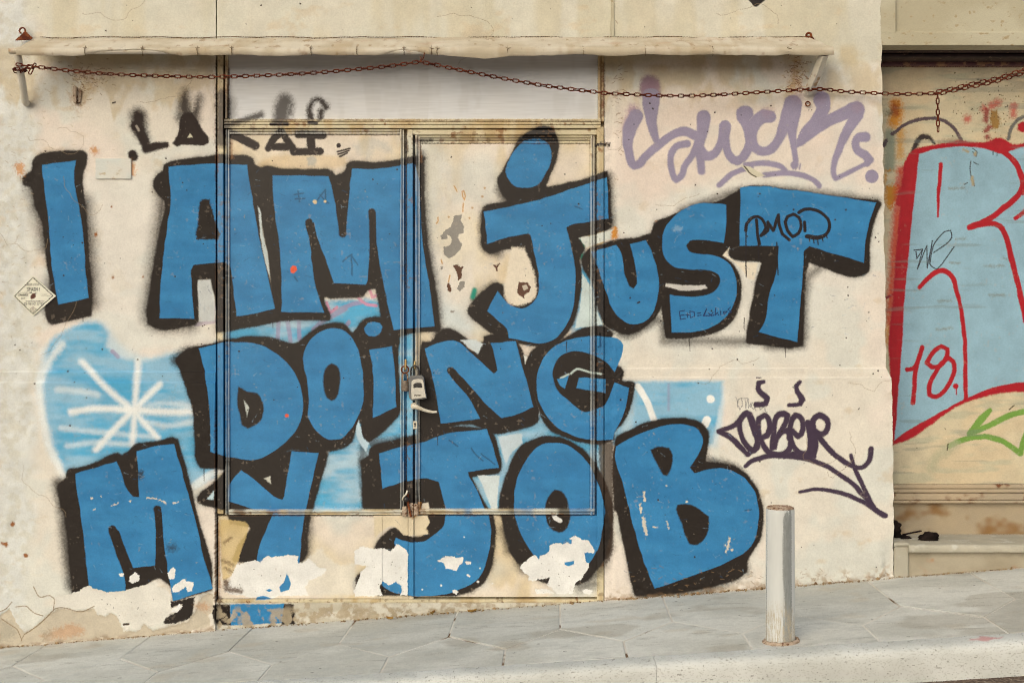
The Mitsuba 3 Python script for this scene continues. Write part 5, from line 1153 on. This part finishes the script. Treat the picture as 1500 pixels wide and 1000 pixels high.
def sag(u):
    d = np.min(np.abs(u[..., None] - np.array(stitches)), -1)
    return np.where(u > 640, 0.006 * np.clip(d / 40, 0, 1) + 0.016 * np.clip(1 - np.abs(u - 710) / 90, 0, 1), 0.003 * np.clip(d / 40, 0, 1))
part(aw, 'canvas', canvas(26, 640, 51, sag, lift, 240), 'cloth', True, label='left length of canvas, lifting off the tube')
c2 = canvas(629, 1220, 52, sag, lambda u: u * 0, 230)
c2.vertices[:, 1] -= 0.006; c2.vertices[:, 2] += 0.002
part(aw, 'canvas', c2, 'cloth', True, label='right length of canvas, sagging under the tube')
part(aw, 'front_tube', tube([(X(14, YF), YF, ZF), (X(600, YF), YF, ZF - 0.002), (X(1219, YF), YF, ZF)], 0.0145, 14), 'pole_paint', 40)
part(aw, 'arm', tube([(X(25, YF), YF + 0.005, ZF - 0.01), (X(31, -0.12), -0.12, Z(112, -0.12)), (X(36.5, -0.04), -0.035, Z(149, -0.04)), (X(37, 0), 0.02, Z(151))], 0.0175, 12), 'pole_paint', 40, label='left steel arm with the chain wound round it')
arm = trimesh.util.concatenate([tube([(X(1207, YF), YF + 0.004, ZF - 0.015), (X(1196, -0.12), -0.12, Z(109, -0.12)), (X(1184, -0.035), -0.03, Z(136, -0.03))], 0.0235, 4)])
part(aw, 'arm', arm, 'pole_paint', label='right flat steel arm')
part(aw, 'hinge', trimesh.util.concatenate([plate(sg.Polygon([(26, 62), (34, 55), (41, 48), (48, 55), (52, 58), (49, 61)]), -0.03, -0.036), ring((X(36.5), -0.03, Z(47.5)), 0.014, 0.004, 'y', (-60, 250), 16)]), 'rust', label='rusty hinge plate with an eye at the left end')
part(aw, 'hinge', trimesh.util.concatenate([ring((X(1182.5), -0.03, Z(54.5)), 0.012, 0.0055, 'y', (0, 360), 16), plate(sg.Polygon([(1178, 60), (1181, 55), (1187, 55), (1191, 60.5)]), -0.025, -0.034)]), 'rust', 40)
part(aw, 'eye', ring((X(1182.5), -0.012, Z(153)), 0.011, 0.003, 'y', (0, 360), 16), 'rust', 40)
rs = random.Random(3)
for s_ in stitches[1:]:
    u_ = s_ + rs.uniform(-1, 1)
    part(aw, 'lacing', tube([(X(u_, YF), YF - 0.006, ZF + 0.022), (X(u_ + rs.uniform(-.6, .6), YF), YF - 0.0235, ZF + 0.007), (X(u_ + rs.uniform(-1, 1), YF), YF - 0.0255, ZF - 0.008), (X(u_ + 0.6, YF), YF - 0.014, ZF - 0.024)], 0.0015, 5), 'string')
    if rs.random() < 0.7:
        part(aw, 'lacing', tube([(X(u_ - 2, YF), YF - 0.026, ZF + 0.010), (X(u_ + 1, YF), YF - 0.028, ZF + 0.006), (X(u_ + 4, YF), YF - 0.025, ZF + 0.011 + rs.uniform(-.006, .004))], 0.0013, 5), 'string')
ec_u = np.linspace(60, 1184, 150)
part(aw, 'gap_shadow_line', tube([(X(u_, YB), YB - 0.004, ZB + 0.006 + 0.004 * math.sin(u_ * 0.05) * math.sin(u_ * 0.017) + rs.uniform(-.0012, .0012)) for u_ in ec_u], 0.0022, 5), 'string', 60)  # added dark cord paints in the shadow gap along the canvas back edge
br = thing('angle_bracket', 'stub of rusty angle iron under the left end of the awning', 'bracket')
put(br, trimesh.util.concatenate([ubox(110, 114, 128.5, 152, -0.028, 0.02, 0.001), plate(sg.Polygon([(114, 129), (120.5, 134), (118, 151), (114, 152)]), -0.004, -0.009)]), 'rust_light')

# ------------------------------------------------------------------ the chains: link by link
def link_mesh(L=0.0362, W=0.0205, wire=0.0029, n=14):
    g = np.linspace(0, 2 * np.pi, n, endpoint=False)
    r = W / 2 - wire
    P = np.stack([np.where(np.cos(g) > 0, 1, -1) * (L / 2 - wire - r) + r * np.cos(g), r * np.sin(g), 0 * g], 1)
    V, F, sides = [], [], 6
    for i in range(n):
        t = P[(i + 1) % n] - P[i - 1]; t /= np.linalg.norm(t)
        a, b = np.array([0, 0, 1.0]), np.cross(t, [0, 0, 1.0])
        for j in range(sides):
            q = 2 * np.pi * j / sides
            V.append(P[i] + wire * (math.cos(q) * a + math.sin(q) * b))
    for i in range(n):
        for j in range(sides):
            k, m = (j + 1) % sides, (i + 1) % n
            a, b, c, d = i * sides + j, i * sides + k, m * sides + k, m * sides + j
            F += [(a, c, b), (a, d, c)]
    return trimesh.Trimesh(V, F, process=False)
LINK = mikit.ply(link_mesh(), 'chain_rust', smooth=True)
rc = random.Random(17)
def hang(parent, pts, pitch=0.0268, phase=0, limit=None, yaw=0.0):
    """lays links along a line through points (u, v, depth)"""
    P = np.array([(X(u, y), y, Z(v, y)) for u, v, y in pts])
    s = np.concatenate([[0], np.cumsum(np.linalg.norm(np.diff(P, axis=0), axis=1))])
    from scipy.interpolate import PchipInterpolator
    f = PchipInterpolator(s, P)
    n = int(s[-1] / pitch)
    for i in range(n + 1):
        c = f(i * pitch)
        t = f(min(i * pitch + 0.004, s[-1])) - f(max(i * pitch - 0.004, 0))
        t /= np.linalg.norm(t)
        up = np.array([0, 0, 1.0]) if abs(t[2]) < 0.8 else np.array([1.0, 0, 0])
        b = np.cross(t, up); b /= np.linalg.norm(b)
        w = np.cross(b, t)
        a = math.radians((0 if (i + phase) % 2 == 0 else 90) + rc.gauss(0, 9) + yaw)
        y_, z_ = math.cos(a) * w + math.sin(a) * b, math.cos(a) * b - math.sin(a) * w
        M = np.eye(4); M[:3, 0], M[:3, 1], M[:3, 2], M[:3, 3] = t, y_, z_, c
        k = numbered(f'{parent}__link')
        scene[k] = {**LINK, 'to_world': T(M)}
ch = thing('chain', 'long rusty chain swagged from the left awning arm past the door to the shopfront', 'chain')
A0 = -0.19
hang(ch, [(28, 95, A0 - 0.02), (40, 97, A0 - 0.02), (55, 98.5, A0 - 0.02), (100, 103.5, -0.190), (150, 108, -0.195), (200, 110.5, -0.200), (250, 112, -0.205), (300, 113, -0.210), (380, 111, -0.215), (450, 107.5, -0.220), (520, 102, -0.225), (570, 97, -0.230), (612, 91, -0.235)])
hang(ch, [(616, 91, -0.235), (640, 95.5, -0.232), (660, 100, -0.230), (700, 108, -0.220), (750, 117.5, -0.200), (800, 126, -0.180), (860, 133.5, -0.150), (900, 137.5, -0.18), (960, 140, -0.15), (1010, 140.5, -0.125), (1060, 138.5, -0.10), (1110, 135.5, -0.08), (1160, 132.5, -0.065), (1182, 131, -0.075)], phase=1)
hang(ch, [(1186, 131, -0.075), (1205, 131, -0.06), (1240, 134.5, -0.045), (1290, 137, -0.05), (1330, 138, -0.07), (1373, 136.5, -0.08)])
hang(ch, [(1373.5, 140, -0.08), (1373.8, 165, -0.08), (1374.2, 192, -0.08)], phase=1)
for i_ in range(7):                                        # the turns round the arm
    a_ = i_ / 7 * 2 * math.pi
    c_ = np.array([X(28.5, -0.16) + 0.024 * math.cos(a_), -0.155 + 0.024 * math.sin(a_), Z(103, -0.16) + 0.004 * math.sin(a_ * 2)])
    M = np.eye(4); M[:3, 0] = [-math.sin(a_), math.cos(a_), 0]; M[:3, 1] = [0, 0, 1] if i_ % 2 else [math.cos(a_), math.sin(a_), 0]; M[:3, 2] = np.cross(M[:3, 0], M[:3, 1]); M[:3, 3] = c_
    scene[numbered(f'{ch}__link')] = {**LINK, 'to_world': T(M)}
hang(ch, [(32, 104, -0.175), (40, 99.5, -0.195), (50, 96.5, -0.200), (47, 101, -0.205), (45, 105, -0.205)])
ch2 = thing('chain', 'second rusty chain rising to the right edge, twisted with the first', 'chain')
hang(ch2, [(1374, 138, -0.085), (1392, 134, -0.085), (1410, 130, -0.085), (1450, 121.5, -0.09), (1500, 107, -0.09), (1560, 86, -0.09)], phase=1)
hang(ch2, [(1376, 134, -0.075), (1395, 130, -0.075), (1420, 124, -0.075), (1460, 115, -0.08), (1500, 102, -0.08), (1560, 80, -0.08)])
tie = thing('wire_tie', 'twist of wire hanging the chain from the middle of the awning', 'wire')
put(tie, tube([(X(622, -0.230), -0.228, ZF - 0.015), (X(620, -0.230), -0.235, Z(86, -0.235)), (X(617, -0.230), -0.237, Z(89.5, -0.237)), (X(615, -0.230), -0.235, Z(92, -0.235)), (X(617, -0.230), -0.230, Z(86, -0.230)), (X(616, -0.230), -0.228, Z(83, -0.230))], 0.0026, 6), 'rust', 50)

# ------------------------------------------------------------------ things fixed to the wall
np_ = thing('name_plate', 'blank wall plate painted over in white, right of the letter I', 'plate')
put(np_, trimesh.util.concatenate([ubox(140.6, 192.6, 232.6, 262.4, -0.0085, 0.004, 0.0015), tube([(X(145), -0.0085, Z(236.5)), (X(145), -0.0105, Z(236.5))], 0.004, 8), tube([(X(188.5), -0.0085, Z(258.5)), (X(188.5), -0.0105, Z(258.5))], 0.004, 8)]), 'plate_paint')
stk = thing('sticker', 'diamond shaped cream sticker with dark print at the foot of the letter I', 'sticker')
ys = -0.0075
scene[f'{stk}__paper'] = mikit.ply(plate(sg.Polygon([(49.2, 404.6), (82.8, 433.4), (49.6, 462.6), (20.2, 433.8)]), ys + 0.006, ys), 'sticker_paper')
bo = sg.Polygon([(49.2, 405.8), (79, 433), (49.4, 460.4), (21.6, 433.8)])
bi = sg.Polygon([(49.2, 407.2), (77.4, 433), (49.4, 459.0), (23.2, 433.8)])
def flat(poly, y0, y1):
    polys = getattr(poly, 'geoms', [poly])
    ms = []
    for g in polys:
        g2 = sg.Polygon([(X(a), Z(b)) for a, b in g.exterior.coords], [[(X(a), Z(b)) for a, b in r.coords] for r in g.interiors])
        m = trimesh.creation.extrude_polygon(g2, abs(y1 - y0), engine='earcut')
        v = m.vertices.copy(); m.vertices = np.stack([v[:, 0], max(y0, y1) - v[:, 2], v[:, 1]], 1); m.fix_normals()
        ms.append(m)
    return trimesh.util.concatenate(ms)
part(stk, 'border', flat(bo.difference(bi), ys - 0.0002, ys - 0.0007), 'ink')
def words(s, u, v, h, bold=True, slant=0.0):
    m = meshkit.text_mesh(s, h / 300.0, 0.0005, bold)
    m.apply_transform(np.array([[1, 0, 0, X(u)], [0, 0, -1, ys - 0.0002], [slant, 1, 0, Z(v)], [0, 0, 0, 1.0]]))
    return m
def fit(s, u0, u1, v, h):
    m = words(s, u0, v, h)
    w = np.ptp(m.vertices[:, 0]) * 300
    m.vertices[:, 0] = X(u0) + (m.vertices[:, 0] - X(u0)) * (u1 - u0) / max(w, 1e-6)
    return m
part(stk, 'lettering', trimesh.util.concatenate([fit('NEXT STOP', 39.6, 57.8, 418.6, 3.0), fit('SPAIN !', 39.6, 59, 426.2, 5.0), fit('COMMANDE', 27, 42.2, 433.6, 3.0), fit('24/7', 31.5, 38, 438, 2.2), fit('06 08 53 17 52', 36, 64.6, 446.8, 3.6)]), 'ink')
part(stk, 'small_print', trimesh.util.concatenate([ubox(29.5, 41.5, 428.2, 428.8, ys - 0.0007, ys - 0.0002, 0), ubox(38, 66, 440.8, 441.8, ys - 0.0007, ys - 0.0002, 0), ubox(60, 70, 431, 431.5, ys - 0.0007, ys - 0.0002, 0), ubox(61, 74, 433.6, 434.1, ys - 0.0007, ys - 0.0002, 0)]), 'ink')
part(stk, 'fruit', flat(sg.Polygon([(52, 430), (53.6, 432.6), (52.8, 435.4), (50, 437.6), (47.2, 438.2), (45.4, 436.6), (45.6, 433.6), (48, 430.6), (50, 429.6)]), ys - 0.0002, ys - 0.0007), 'ink_brown')
part(stk, 'leaf', flat(shapely.union_all([sg.Polygon([(43.4, 428.2), (47.6, 427.8), (48.2, 429.4), (44.4, 429.6)]), sg.Polygon([(51, 429.6), (53.6, 428.6), (56, 429.6), (53, 430.4)])]), ys - 0.0002, ys - 0.0007), 'ink')
em = sg.Polygon([(49.5, 448.6), (54.4, 453), (49.5, 457.6), (44.8, 453)])
part(stk, 'emblem', flat(shapely.union_all([em.difference(em.buffer(-0.7)), sg.Point(49.6, 452.6).buffer(1.5).difference(sg.Point(49.6, 452.6).buffer(0.9))]), ys - 0.0002, ys - 0.0007), 'ink_brown')
clip = thing('metal_clip', 'bent scrap of metal wedged at the door edge above the letter B', 'clip')
put(clip, flat(sg.Polygon([(897, 556), (904, 549), (911, 542.5), (913, 543.5), (907, 551), (912, 555.5), (904, 557)]), -0.006, -0.014), 'frame_paint')

# ------------------------------------------------------------------ the next bay: lintel, boarded shopfront, sill
YR = 0.3
x1 = 4.6
def rz(v): return Z(v, YR)
lint = part(wall, 'shop_lintel', trimesh.util.concatenate([box(X(1289.5), x1, 0.001, 0.34, Z(66.5), Z(48)), box(X(1289.5), X(1312), 0.0025, 0.34, Z(48), Z(-190)), box(X(1312), x1, 0.026, 0.34, Z(48), Z(-190)), box(X(1312), x1, 0.012, 0.030, Z(48), Z(45.5)), box(X(1312), X(1314.2), 0.012, 0.030, Z(45.5), Z(-190))]), 'lintel_paint', label='lintel with a sunk panel over the neighbouring bay')
shop = thing('boarded_shopfront', 'boarded up bay at the right edge painted with a pale blue and red letter R', 'shopfront')
xl = X(1293.2, 0) - 0.03
part(shop, 'header_beam', trimesh.util.concatenate([box(xl, x1, 0.10, 0.36, Z(74, .1), Z(66.6), 0.004), box(xl, x1, 0.16, 0.36, Z(84, 0.16), Z(74, .1) - 0.001, 0.004)]), 'dark_steel', label='dark steel beam under the lintel')
part(shop, 'header_flange', box(xl, x1, YR - 0.035, YR + 0.06, rz(98.5), rz(91), 0.004), 'plum_steel')
def board_h(u, v):
    return (meshkit.fbm(np.stack([u * 0.01, v * 0.01, u * 0 + 9], -1), 3, 61) - 0.5) * 0.008 + (meshkit.fbm(np.stack([u * 0.12, v * 0.12, u * 0], -1), 2, 62) - 0.5) * 0.0012
m_ = relief(0, 1, 0, 1, lambda u, v: u * 0, step=1)
def bay_sheet(u0, u1, v0, v1, y, hf, step=3.0):
    m = relief(u0, u1, v0, v1, hf, step=step, back=0.05, y=0.0)
    V = m.vertices.copy()
    k = (DIST + y) / DIST
    m.vertices = np.stack([V[:, 0] * k, V[:, 1] + y, EYE + (V[:, 2] - EYE) * k], 1)
    return m
part(shop, 'panel', bay_sheet(1270, 1900, 96, 708.5, YR, board_h), 'bay_paint', True, label='large painted panel with the red outlined letter')
for v0_, v1_, d_ in ((709, 714.5, 0.022), (715.2, 720, 0.034), (721, 731, 0.026), (731.6, 735.5, 0.036)):
    part(shop, 'bottom_rail', box(xl, x1, YR - d_, YR + 0.05, rz(v1_), rz(v0_), 0.003), 'bay_metal')
part(shop, 'kick_board', bay_sheet(1270, 1900, 736.5, 786, YR, lambda u, v: (meshkit.fbm(np.stack([u * 0.03, v * 0.03, u * 0], -1), 3, 63) - 0.5) * 0.006, 4.0), 'bay_lower', True, label='stained board at the foot of the shopfront')
sill = thing('stone_sill', 'chipped stone sill on a low block below the boarded shopfront', 'sill')
def slab(x0, x1, y0, y1, z0, z1, seed, amp, n=(160, 10)):
    """a stone slab with a worn, chipped front edge"""
    s = np.linspace(x0, x1, n[0])
    pr = np.array([(y1, z1), (y0 + 0.10, z1), (y0 + 0.02, z1), (y0 + 0.006, z1 - 0.003), (y0, z1 - 0.010), (y0, (z0 + z1) / 2), (y0 + 0.001, z0 + 0.006), (y0 + 0.006, z0), (y0 + 0.05, z0), (y1, z0)])
    S, J = np.meshgrid(np.arange(n[0]), np.arange(len(pr)), indexing='ij')
    V = np.stack([s[S], pr[J, 0], pr[J, 1]], -1)
    nn = meshkit.fbm(np.stack([V[..., 0] * 14, V[..., 1] * 30, V[..., 2] * 30], -1), 4, seed) - 0.5
    front = np.isin(J, (2, 3, 4, 5, 6, 7))
    V[..., 1] += np.where(front, np.abs(nn) * amp * 2, 0)
    V[..., 2] += np.where(front, nn * amp, nn * amp * 0.2)
    idx = S * len(pr) + J
    a, b, c, d = idx[:-1, :-1].ravel(), idx[1:, :-1].ravel(), idx[1:, 1:].ravel(), idx[:-1, 1:].ravel()
    F = np.vstack([np.stack([a, b, c], 1), np.stack([a, c, d], 1)])
    V = V.reshape(-1, 3)
    for end in (0, n[0] - 1):
        ring_ = list(range(end * len(pr), end * len(pr) + len(pr)))
        F = np.vstack([F, [(ring_[0], ring_[i], ring_[i + 1]) for i in range(1, len(pr) - 1)]])
    return trimesh.Trimesh(V, F, process=False)
part(sill, 'slab', slab(X(1329), x1, -0.03, 0.34, Z(809, -.03), Z(797.5, -.03), 71, 0.006), 'sill_stone', 35)
part(sill, 'slab', slab(X(1309), X(1330.5), -0.012, 0.34, Z(800), Z(794), 72, 0.004, (14, 10)), 'sill_stone', 35, label='short end piece of the sill against the wall')
part(sill, 'step_block', box(X(1331), x1, 0.012, 0.3, -0.1, Z(808.5, -.03), 0.004), 'step_block', label='concrete block under the sill')
part(sill, 'end_block', box(X(1309.5), X(1331), -0.006, 0.3, -0.1, Z(800.4), 0.006), 'sill_stone', label='whitish end block against the wall')
def crumple(u, v, y, r, seed, squash=(1, 1, 0.7)):
    m = trimesh.creation.icosphere(subdivisions=3, radius=1.0)
    n = meshkit.fbm(m.vertices * 1.6 + seed, 3, seed) - 0.5
    m.vertices = m.vertices * (1 + n * 1.1)[:, None] * np.array(squash) * r
    m.apply_translation((X(u, y), y, Z(v, y)))
    return m
k_ = thing('black_rag', 'crumpled black rag lying on the stone sill', 'rag')
put(k_, crumple(1361, 787, 0.12, 0.048, 5, (1.0, 0.8, 0.62)), 'rag', 60)
k_ = thing('black_rag', 'black scrap pushed into the left corner of the sill against the wall', 'rag')
put(k_, crumple(1306, 776, 0.17, 0.05, 8, (1.0, 0.9, 1.0)), 'rag', 60)
k_ = thing('black_rag', 'small flat black scrap between the other two on the sill', 'rag')
put(k_, crumple(1324, 787.5, 0.17, 0.03, 13, (1.2, 0.8, 0.5)), 'rag', 60)
k_ = thing('twig', 'thin dark twig lying between the black scraps on the sill', 'twig')
put(k_, tube([(X(1322, .2), 0.2, Z(783, .2)), (X(1335, .2), 0.2, Z(780, .2)), (X(1350, .18), 0.18, Z(777, .18))], 0.005, 6), 'rag', 50)

# ------------------------------------------------------------------ pavement of long six-sided flags, kerb, road
def ground(m):
    m.vertices[:, 2] += SLOPE * m.vertices[:, 0]
    return m
def kerb_back(x): return -1.067 - 0.0567 * x
def kerb_front(x): return kerb_back(x) - 0.138
pave = thing('pavement', 'grey stone pavement of six-sided flags climbing to the right', None, kind='structure')
bed = trimesh.creation.extrude_polygon(sg.Polygon([(-14, 0.25), (14, 0.25), (14, kerb_back(14) + 0.002), (-14, kerb_back(-14) + 0.002)]), 0.20)
bed.apply_translation((0, 0, -0.2028))
scene[f'{pave}__bedding'] = mikit.ply(ground(bed), 'grout')
EX, EY = np.array([1, -0.047]), np.array([0.035, 1.0])
def lat(s, t): return EX * s + EY * t
rp = random.Random(23)
area = sg.Polygon([(-9, 0.02), (9, 0.02), (9, kerb_back(9) + 0.004), (-9, kerb_back(-9) + 0.004)])
P_, ZU, ZL, SL = 0.4975, -0.512, -0.800, 0.30
for k in range(-16, 17):
    for row in (0, 1):
        if row == 0:                                         # between the zigzag and the wall: tip towards the street
            s0 = k * P_
            c = [lat(s0 - 0.265, ZU), lat(s0, ZL), lat(s0 + 0.2325, ZU), lat(s0 + 0.2325, ZU + SL + 0.3), lat(s0 - 0.265, ZU + SL + 0.3)]
        else:                                                # from the zigzag to the kerb: tip towards the wall
            s0 = k * P_ + 0.2325
            c = [lat(s0 - 0.2325, ZL), lat(s0, ZU), lat(s0 + 0.265, ZL), lat(s0 + 0.265, ZL - SL - 0.4), lat(s0 - 0.2325, ZL - SL - 0.4)]
        g = sg.Polygon(c).buffer(-rp.uniform(0.0030, 0.0052), join_style=2).intersection(area)
        if g.is_empty or g.geom_type != 'Polygon' or abs(s0) > 3.4: continue
        h = 0.020
        lower = np.array(g.exterior.coords)[:-1]
        if sg.Polygon(lower).exterior.is_ccw is False: lower = lower[::-1]
        top = np.array(g.buffer(-0.0025, join_style=2).exterior.coords)[:-1]
        if not sg.Polygon(top).exterior.is_ccw: top = top[::-1]
        dz, tx, ty = rp.gauss(0, 0.0010), rp.gauss(0, 0.0022), rp.gauss(0, 0.003)
        cen = lower.mean(0)
        def lev(q, z): return np.column_stack([q, z + dz + (q - cen) @ np.array([tx, ty])])
        m = trimesh.convex.convex_hull(np.vstack([lev(lower, -h), lev(lower, -0.0014), lev(top, 0.0)])) if len(top) >= 3 else None
        if m is None: continue
        part(pave, 'flag', ground(m), f'paving_{"abcde"[rp.randrange(5)]}')
far = trimesh.util.concatenate([ground(trimesh.creation.extrude_polygon(sg.box(a, kerb_back(0) - 0.5, b, 0.02).intersection(sg.Polygon([(-13.9, 0.02), (13.9, 0.02), (13.9, kerb_back(13.9) + 0.003), (-13.9, kerb_back(-13.9) + 0.003)])), 0.003).apply_translation((0, 0, -0.003))) for a, b in ((-13.9, -3.65), (3.75, 13.9))])
part(pave, 'far_flags', far, 'paving_c', kind='stuff')
kerb = thing('kerb', 'rough pale concrete kerb along the edge of the pavement', None, kind='structure')
cuts = [-14, -4.9, -2.9, 0.56, 3.6, 5.1, 14]
for a_, b_ in zip(cuts, cuts[1:]):
    n_ = max(8, int((b_ - a_) / 0.02)) if abs(a_) < 4 and abs(b_) < 4 else 12
    xs = np.linspace(a_ + 0.0008, b_ - 0.0008, n_)
    pr = [(0.0, -0.25), (0.0, 0.000), (0.012, 0.003), (0.05, 0.004), (0.095, 0.003), (0.120, -0.003), (0.133, -0.014), (0.138, -0.035), (0.139, -0.07), (0.140, -0.10), (0.142, -0.145), (0.143, -0.25)]
    S, J = np.meshgrid(np.arange(n_), np.arange(len(pr)), indexing='ij')
    pr_ = np.array(pr)
    V = np.stack([xs[S], kerb_back(xs[S]) - pr_[J, 0], pr_[J, 1]], -1)
    nz = meshkit.fbm(V * 26, 3, 81) - 0.5 + (meshkit.fbm(V * 90, 2, 82) - 0.5) * 0.5
    V[..., 2] += np.where((J > 1) & (J < 8), nz * 0.010, 0); V[..., 1] += np.where(J > 4, nz * 0.016, 0)
    V[..., 2] += SLOPE * V[..., 0]
    idx = S * len(pr) + J
    a, b, c, d = idx[:-1, :-1].ravel(), idx[1:, :-1].ravel(), idx[1:, 1:].ravel(), idx[:-1, 1:].ravel()
    F = np.vstack([np.stack([a, b, c], 1), np.stack([a, c, d], 1)])
    for e in (0, n_ - 1):
        q = np.arange(len(pr)) + e * len(pr)
        F = np.vstack([F, [(q[0], q[i], q[i + 1]) for i in range(1, len(pr) - 1)]])
    part(kerb, 'stone', trimesh.Trimesh(V.reshape(-1, 3), F, process=False), 'kerb_stone', 40)
road = thing('road', 'dark gritty asphalt at the bottom right corner', None, kind='structure')
rv = np.array([(-60, kerb_front(-60) + 3, 0), (60, kerb_front(60) + 3.6, 0), (60, -70, 0), (-60, -70, 0)], float)
xs_, ys_ = np.meshgrid(np.linspace(-60, 60, 61), np.linspace(0, 1, 40) ** 2)
yy_ = (kerb_back(xs_) - 0.06) * (1 - ys_) - 60 * ys_
rm = np.stack([xs_, yy_, SLOPE * xs_ - 0.128 - 0.0 * yy_], -1)
idx = np.arange(rm.shape[0] * rm.shape[1]).reshape(rm.shape[:2])
a, b, c, d = idx[:-1, :-1].ravel(), idx[:-1, 1:].ravel(), idx[1:, 1:].ravel(), idx[1:, :-1].ravel()
put(road, trimesh.Trimesh(rm.reshape(-1, 3), np.vstack([np.stack([a, c, b], 1), np.stack([a, d, c], 1)]), process=False), 'road_top')

# ------------------------------------------------------------------ the bollard
bx, by = 1.087, -1.02
bz = SLOPE * bx
bol = thing('bollard', 'short round steel post with flaking white paint standing on the kerb side of the pavement', 'bollard')
prof = [(0.0, 0.545), (0.048, 0.545), (0.0535, 0.542), (0.0560, 0.536), (0.0572, 0.520), (0.0568, 0.516), (0.0575, 0.40), (0.0580, 0.2), (0.0590, 0.05), (0.0595, 0.0), (0.0595, -0.02)]
mb = lathe(prof[3:], 48); mb.apply_translation((bx, by, bz))
part(bol, 'post', mb, 'bollard_paint', 40)
mc = lathe(prof[:4], 48); mc.apply_translation((bx, by, bz + 0.0004))
part(bol, 'cap', mc, 'rust_light', 30, label='rusty flat top')
rr = lathe([(0.0600, 0.004), (0.062, 0.010), (0.068, 0.010), (0.074, 0.004), (0.076, -0.004), (0.076, -0.02)], 44)
rr.vertices += np.random.default_rng(4).normal(0, 0.0012, rr.vertices.shape)
rr.vertices[:, 2] += SLOPE * rr.vertices[:, 0]
rr.apply_translation((bx + 0.003, by - 0.004, bz))
part(bol, 'base_ring', rr, 'rust_light', 60, label='rusty collar at the foot')

# ------------------------------------------------------------------ dirt swept against the wall, a few dry leaves
rg_ = np.random.default_rng(7)
bits = []
base_bit = trimesh.creation.icosphere(subdivisions=0)
def strew(n, x0, x1, spread, big):
    for _ in range(n):
        x = rg_.uniform(x0, x1)
        y = -abs(rg_.normal(0, spread)) - 0.006
        r = rg_.uniform(0.0015, 0.0045) * (1 + big * (rg_.random() < 0.12))
        m = base_bit.copy()
        m.vertices = m.vertices * r * rg_.uniform(0.5, 1.3, 3) + [x, y, SLOPE * x + r * 0.35]
        bits.append(m)
strew(520, X(905), X(1306), 0.018, 1.4)
strew(180, X(1309), X(1480), 0.014, 1.0)
strew(260, X(0), X(318), 0.012, 0.8)
strew(260, X(320), X(890), 0.014, 0.8)
gk = thing('dirt', 'crumbs of plaster and brown dirt gathered along the foot of the wall', 'dirt', kind='stuff')
put(gk, trimesh.util.concatenate(bits), 'grit')
def leaf_mesh(x, y, L, W, rz_, curl):
    n, m = 9, 5
    V = []
    for i in range(n):
        t = i / (n - 1)
        w = W * math.sin(math.pi * t) ** 0.8
        for j in range(m):
            q = (j / (m - 1) - 0.5) * 2
            V.append(((t - 0.5) * L, q * w / 2, 0.004 + curl * (q * q * 0.5 + (t - 0.5) ** 2)))
    V = np.array(V)
    c, s = math.cos(rz_), math.sin(rz_)
    V[:, :2] = V[:, :2] @ np.array([[c, s], [-s, c]])
    V += [x, y, SLOPE * x]
    idx = np.arange(n * m).reshape(n, m)
    a, b, c, d = idx[:-1, :-1].ravel(), idx[1:, :-1].ravel(), idx[1:, 1:].ravel(), idx[:-1, 1:].ravel()
    return trimesh.Trimesh(V, np.vstack([np.stack([a, b, c], 1), np.stack([a, c, d], 1)]), process=False)
for x_, y_, L_, W_, r_, lab in ((X(692), -0.05, 0.05, 0.016, 0.5, 'curled brown leaf on the pavement under the right door leaf'), (X(634), -0.02, 0.045, 0.014, 1.1, 'dry yellowish leaf standing against the door step below the locks'), (X(573), -0.07, 0.035, 0.012, -0.3, 'small pale leaf on the pavement left of the other two')):
    put(thing('dry_leaf', lab, 'leaf'), leaf_mesh(x_, y_, L_, W_, r_, 0.02), 'leaf_dry', True)
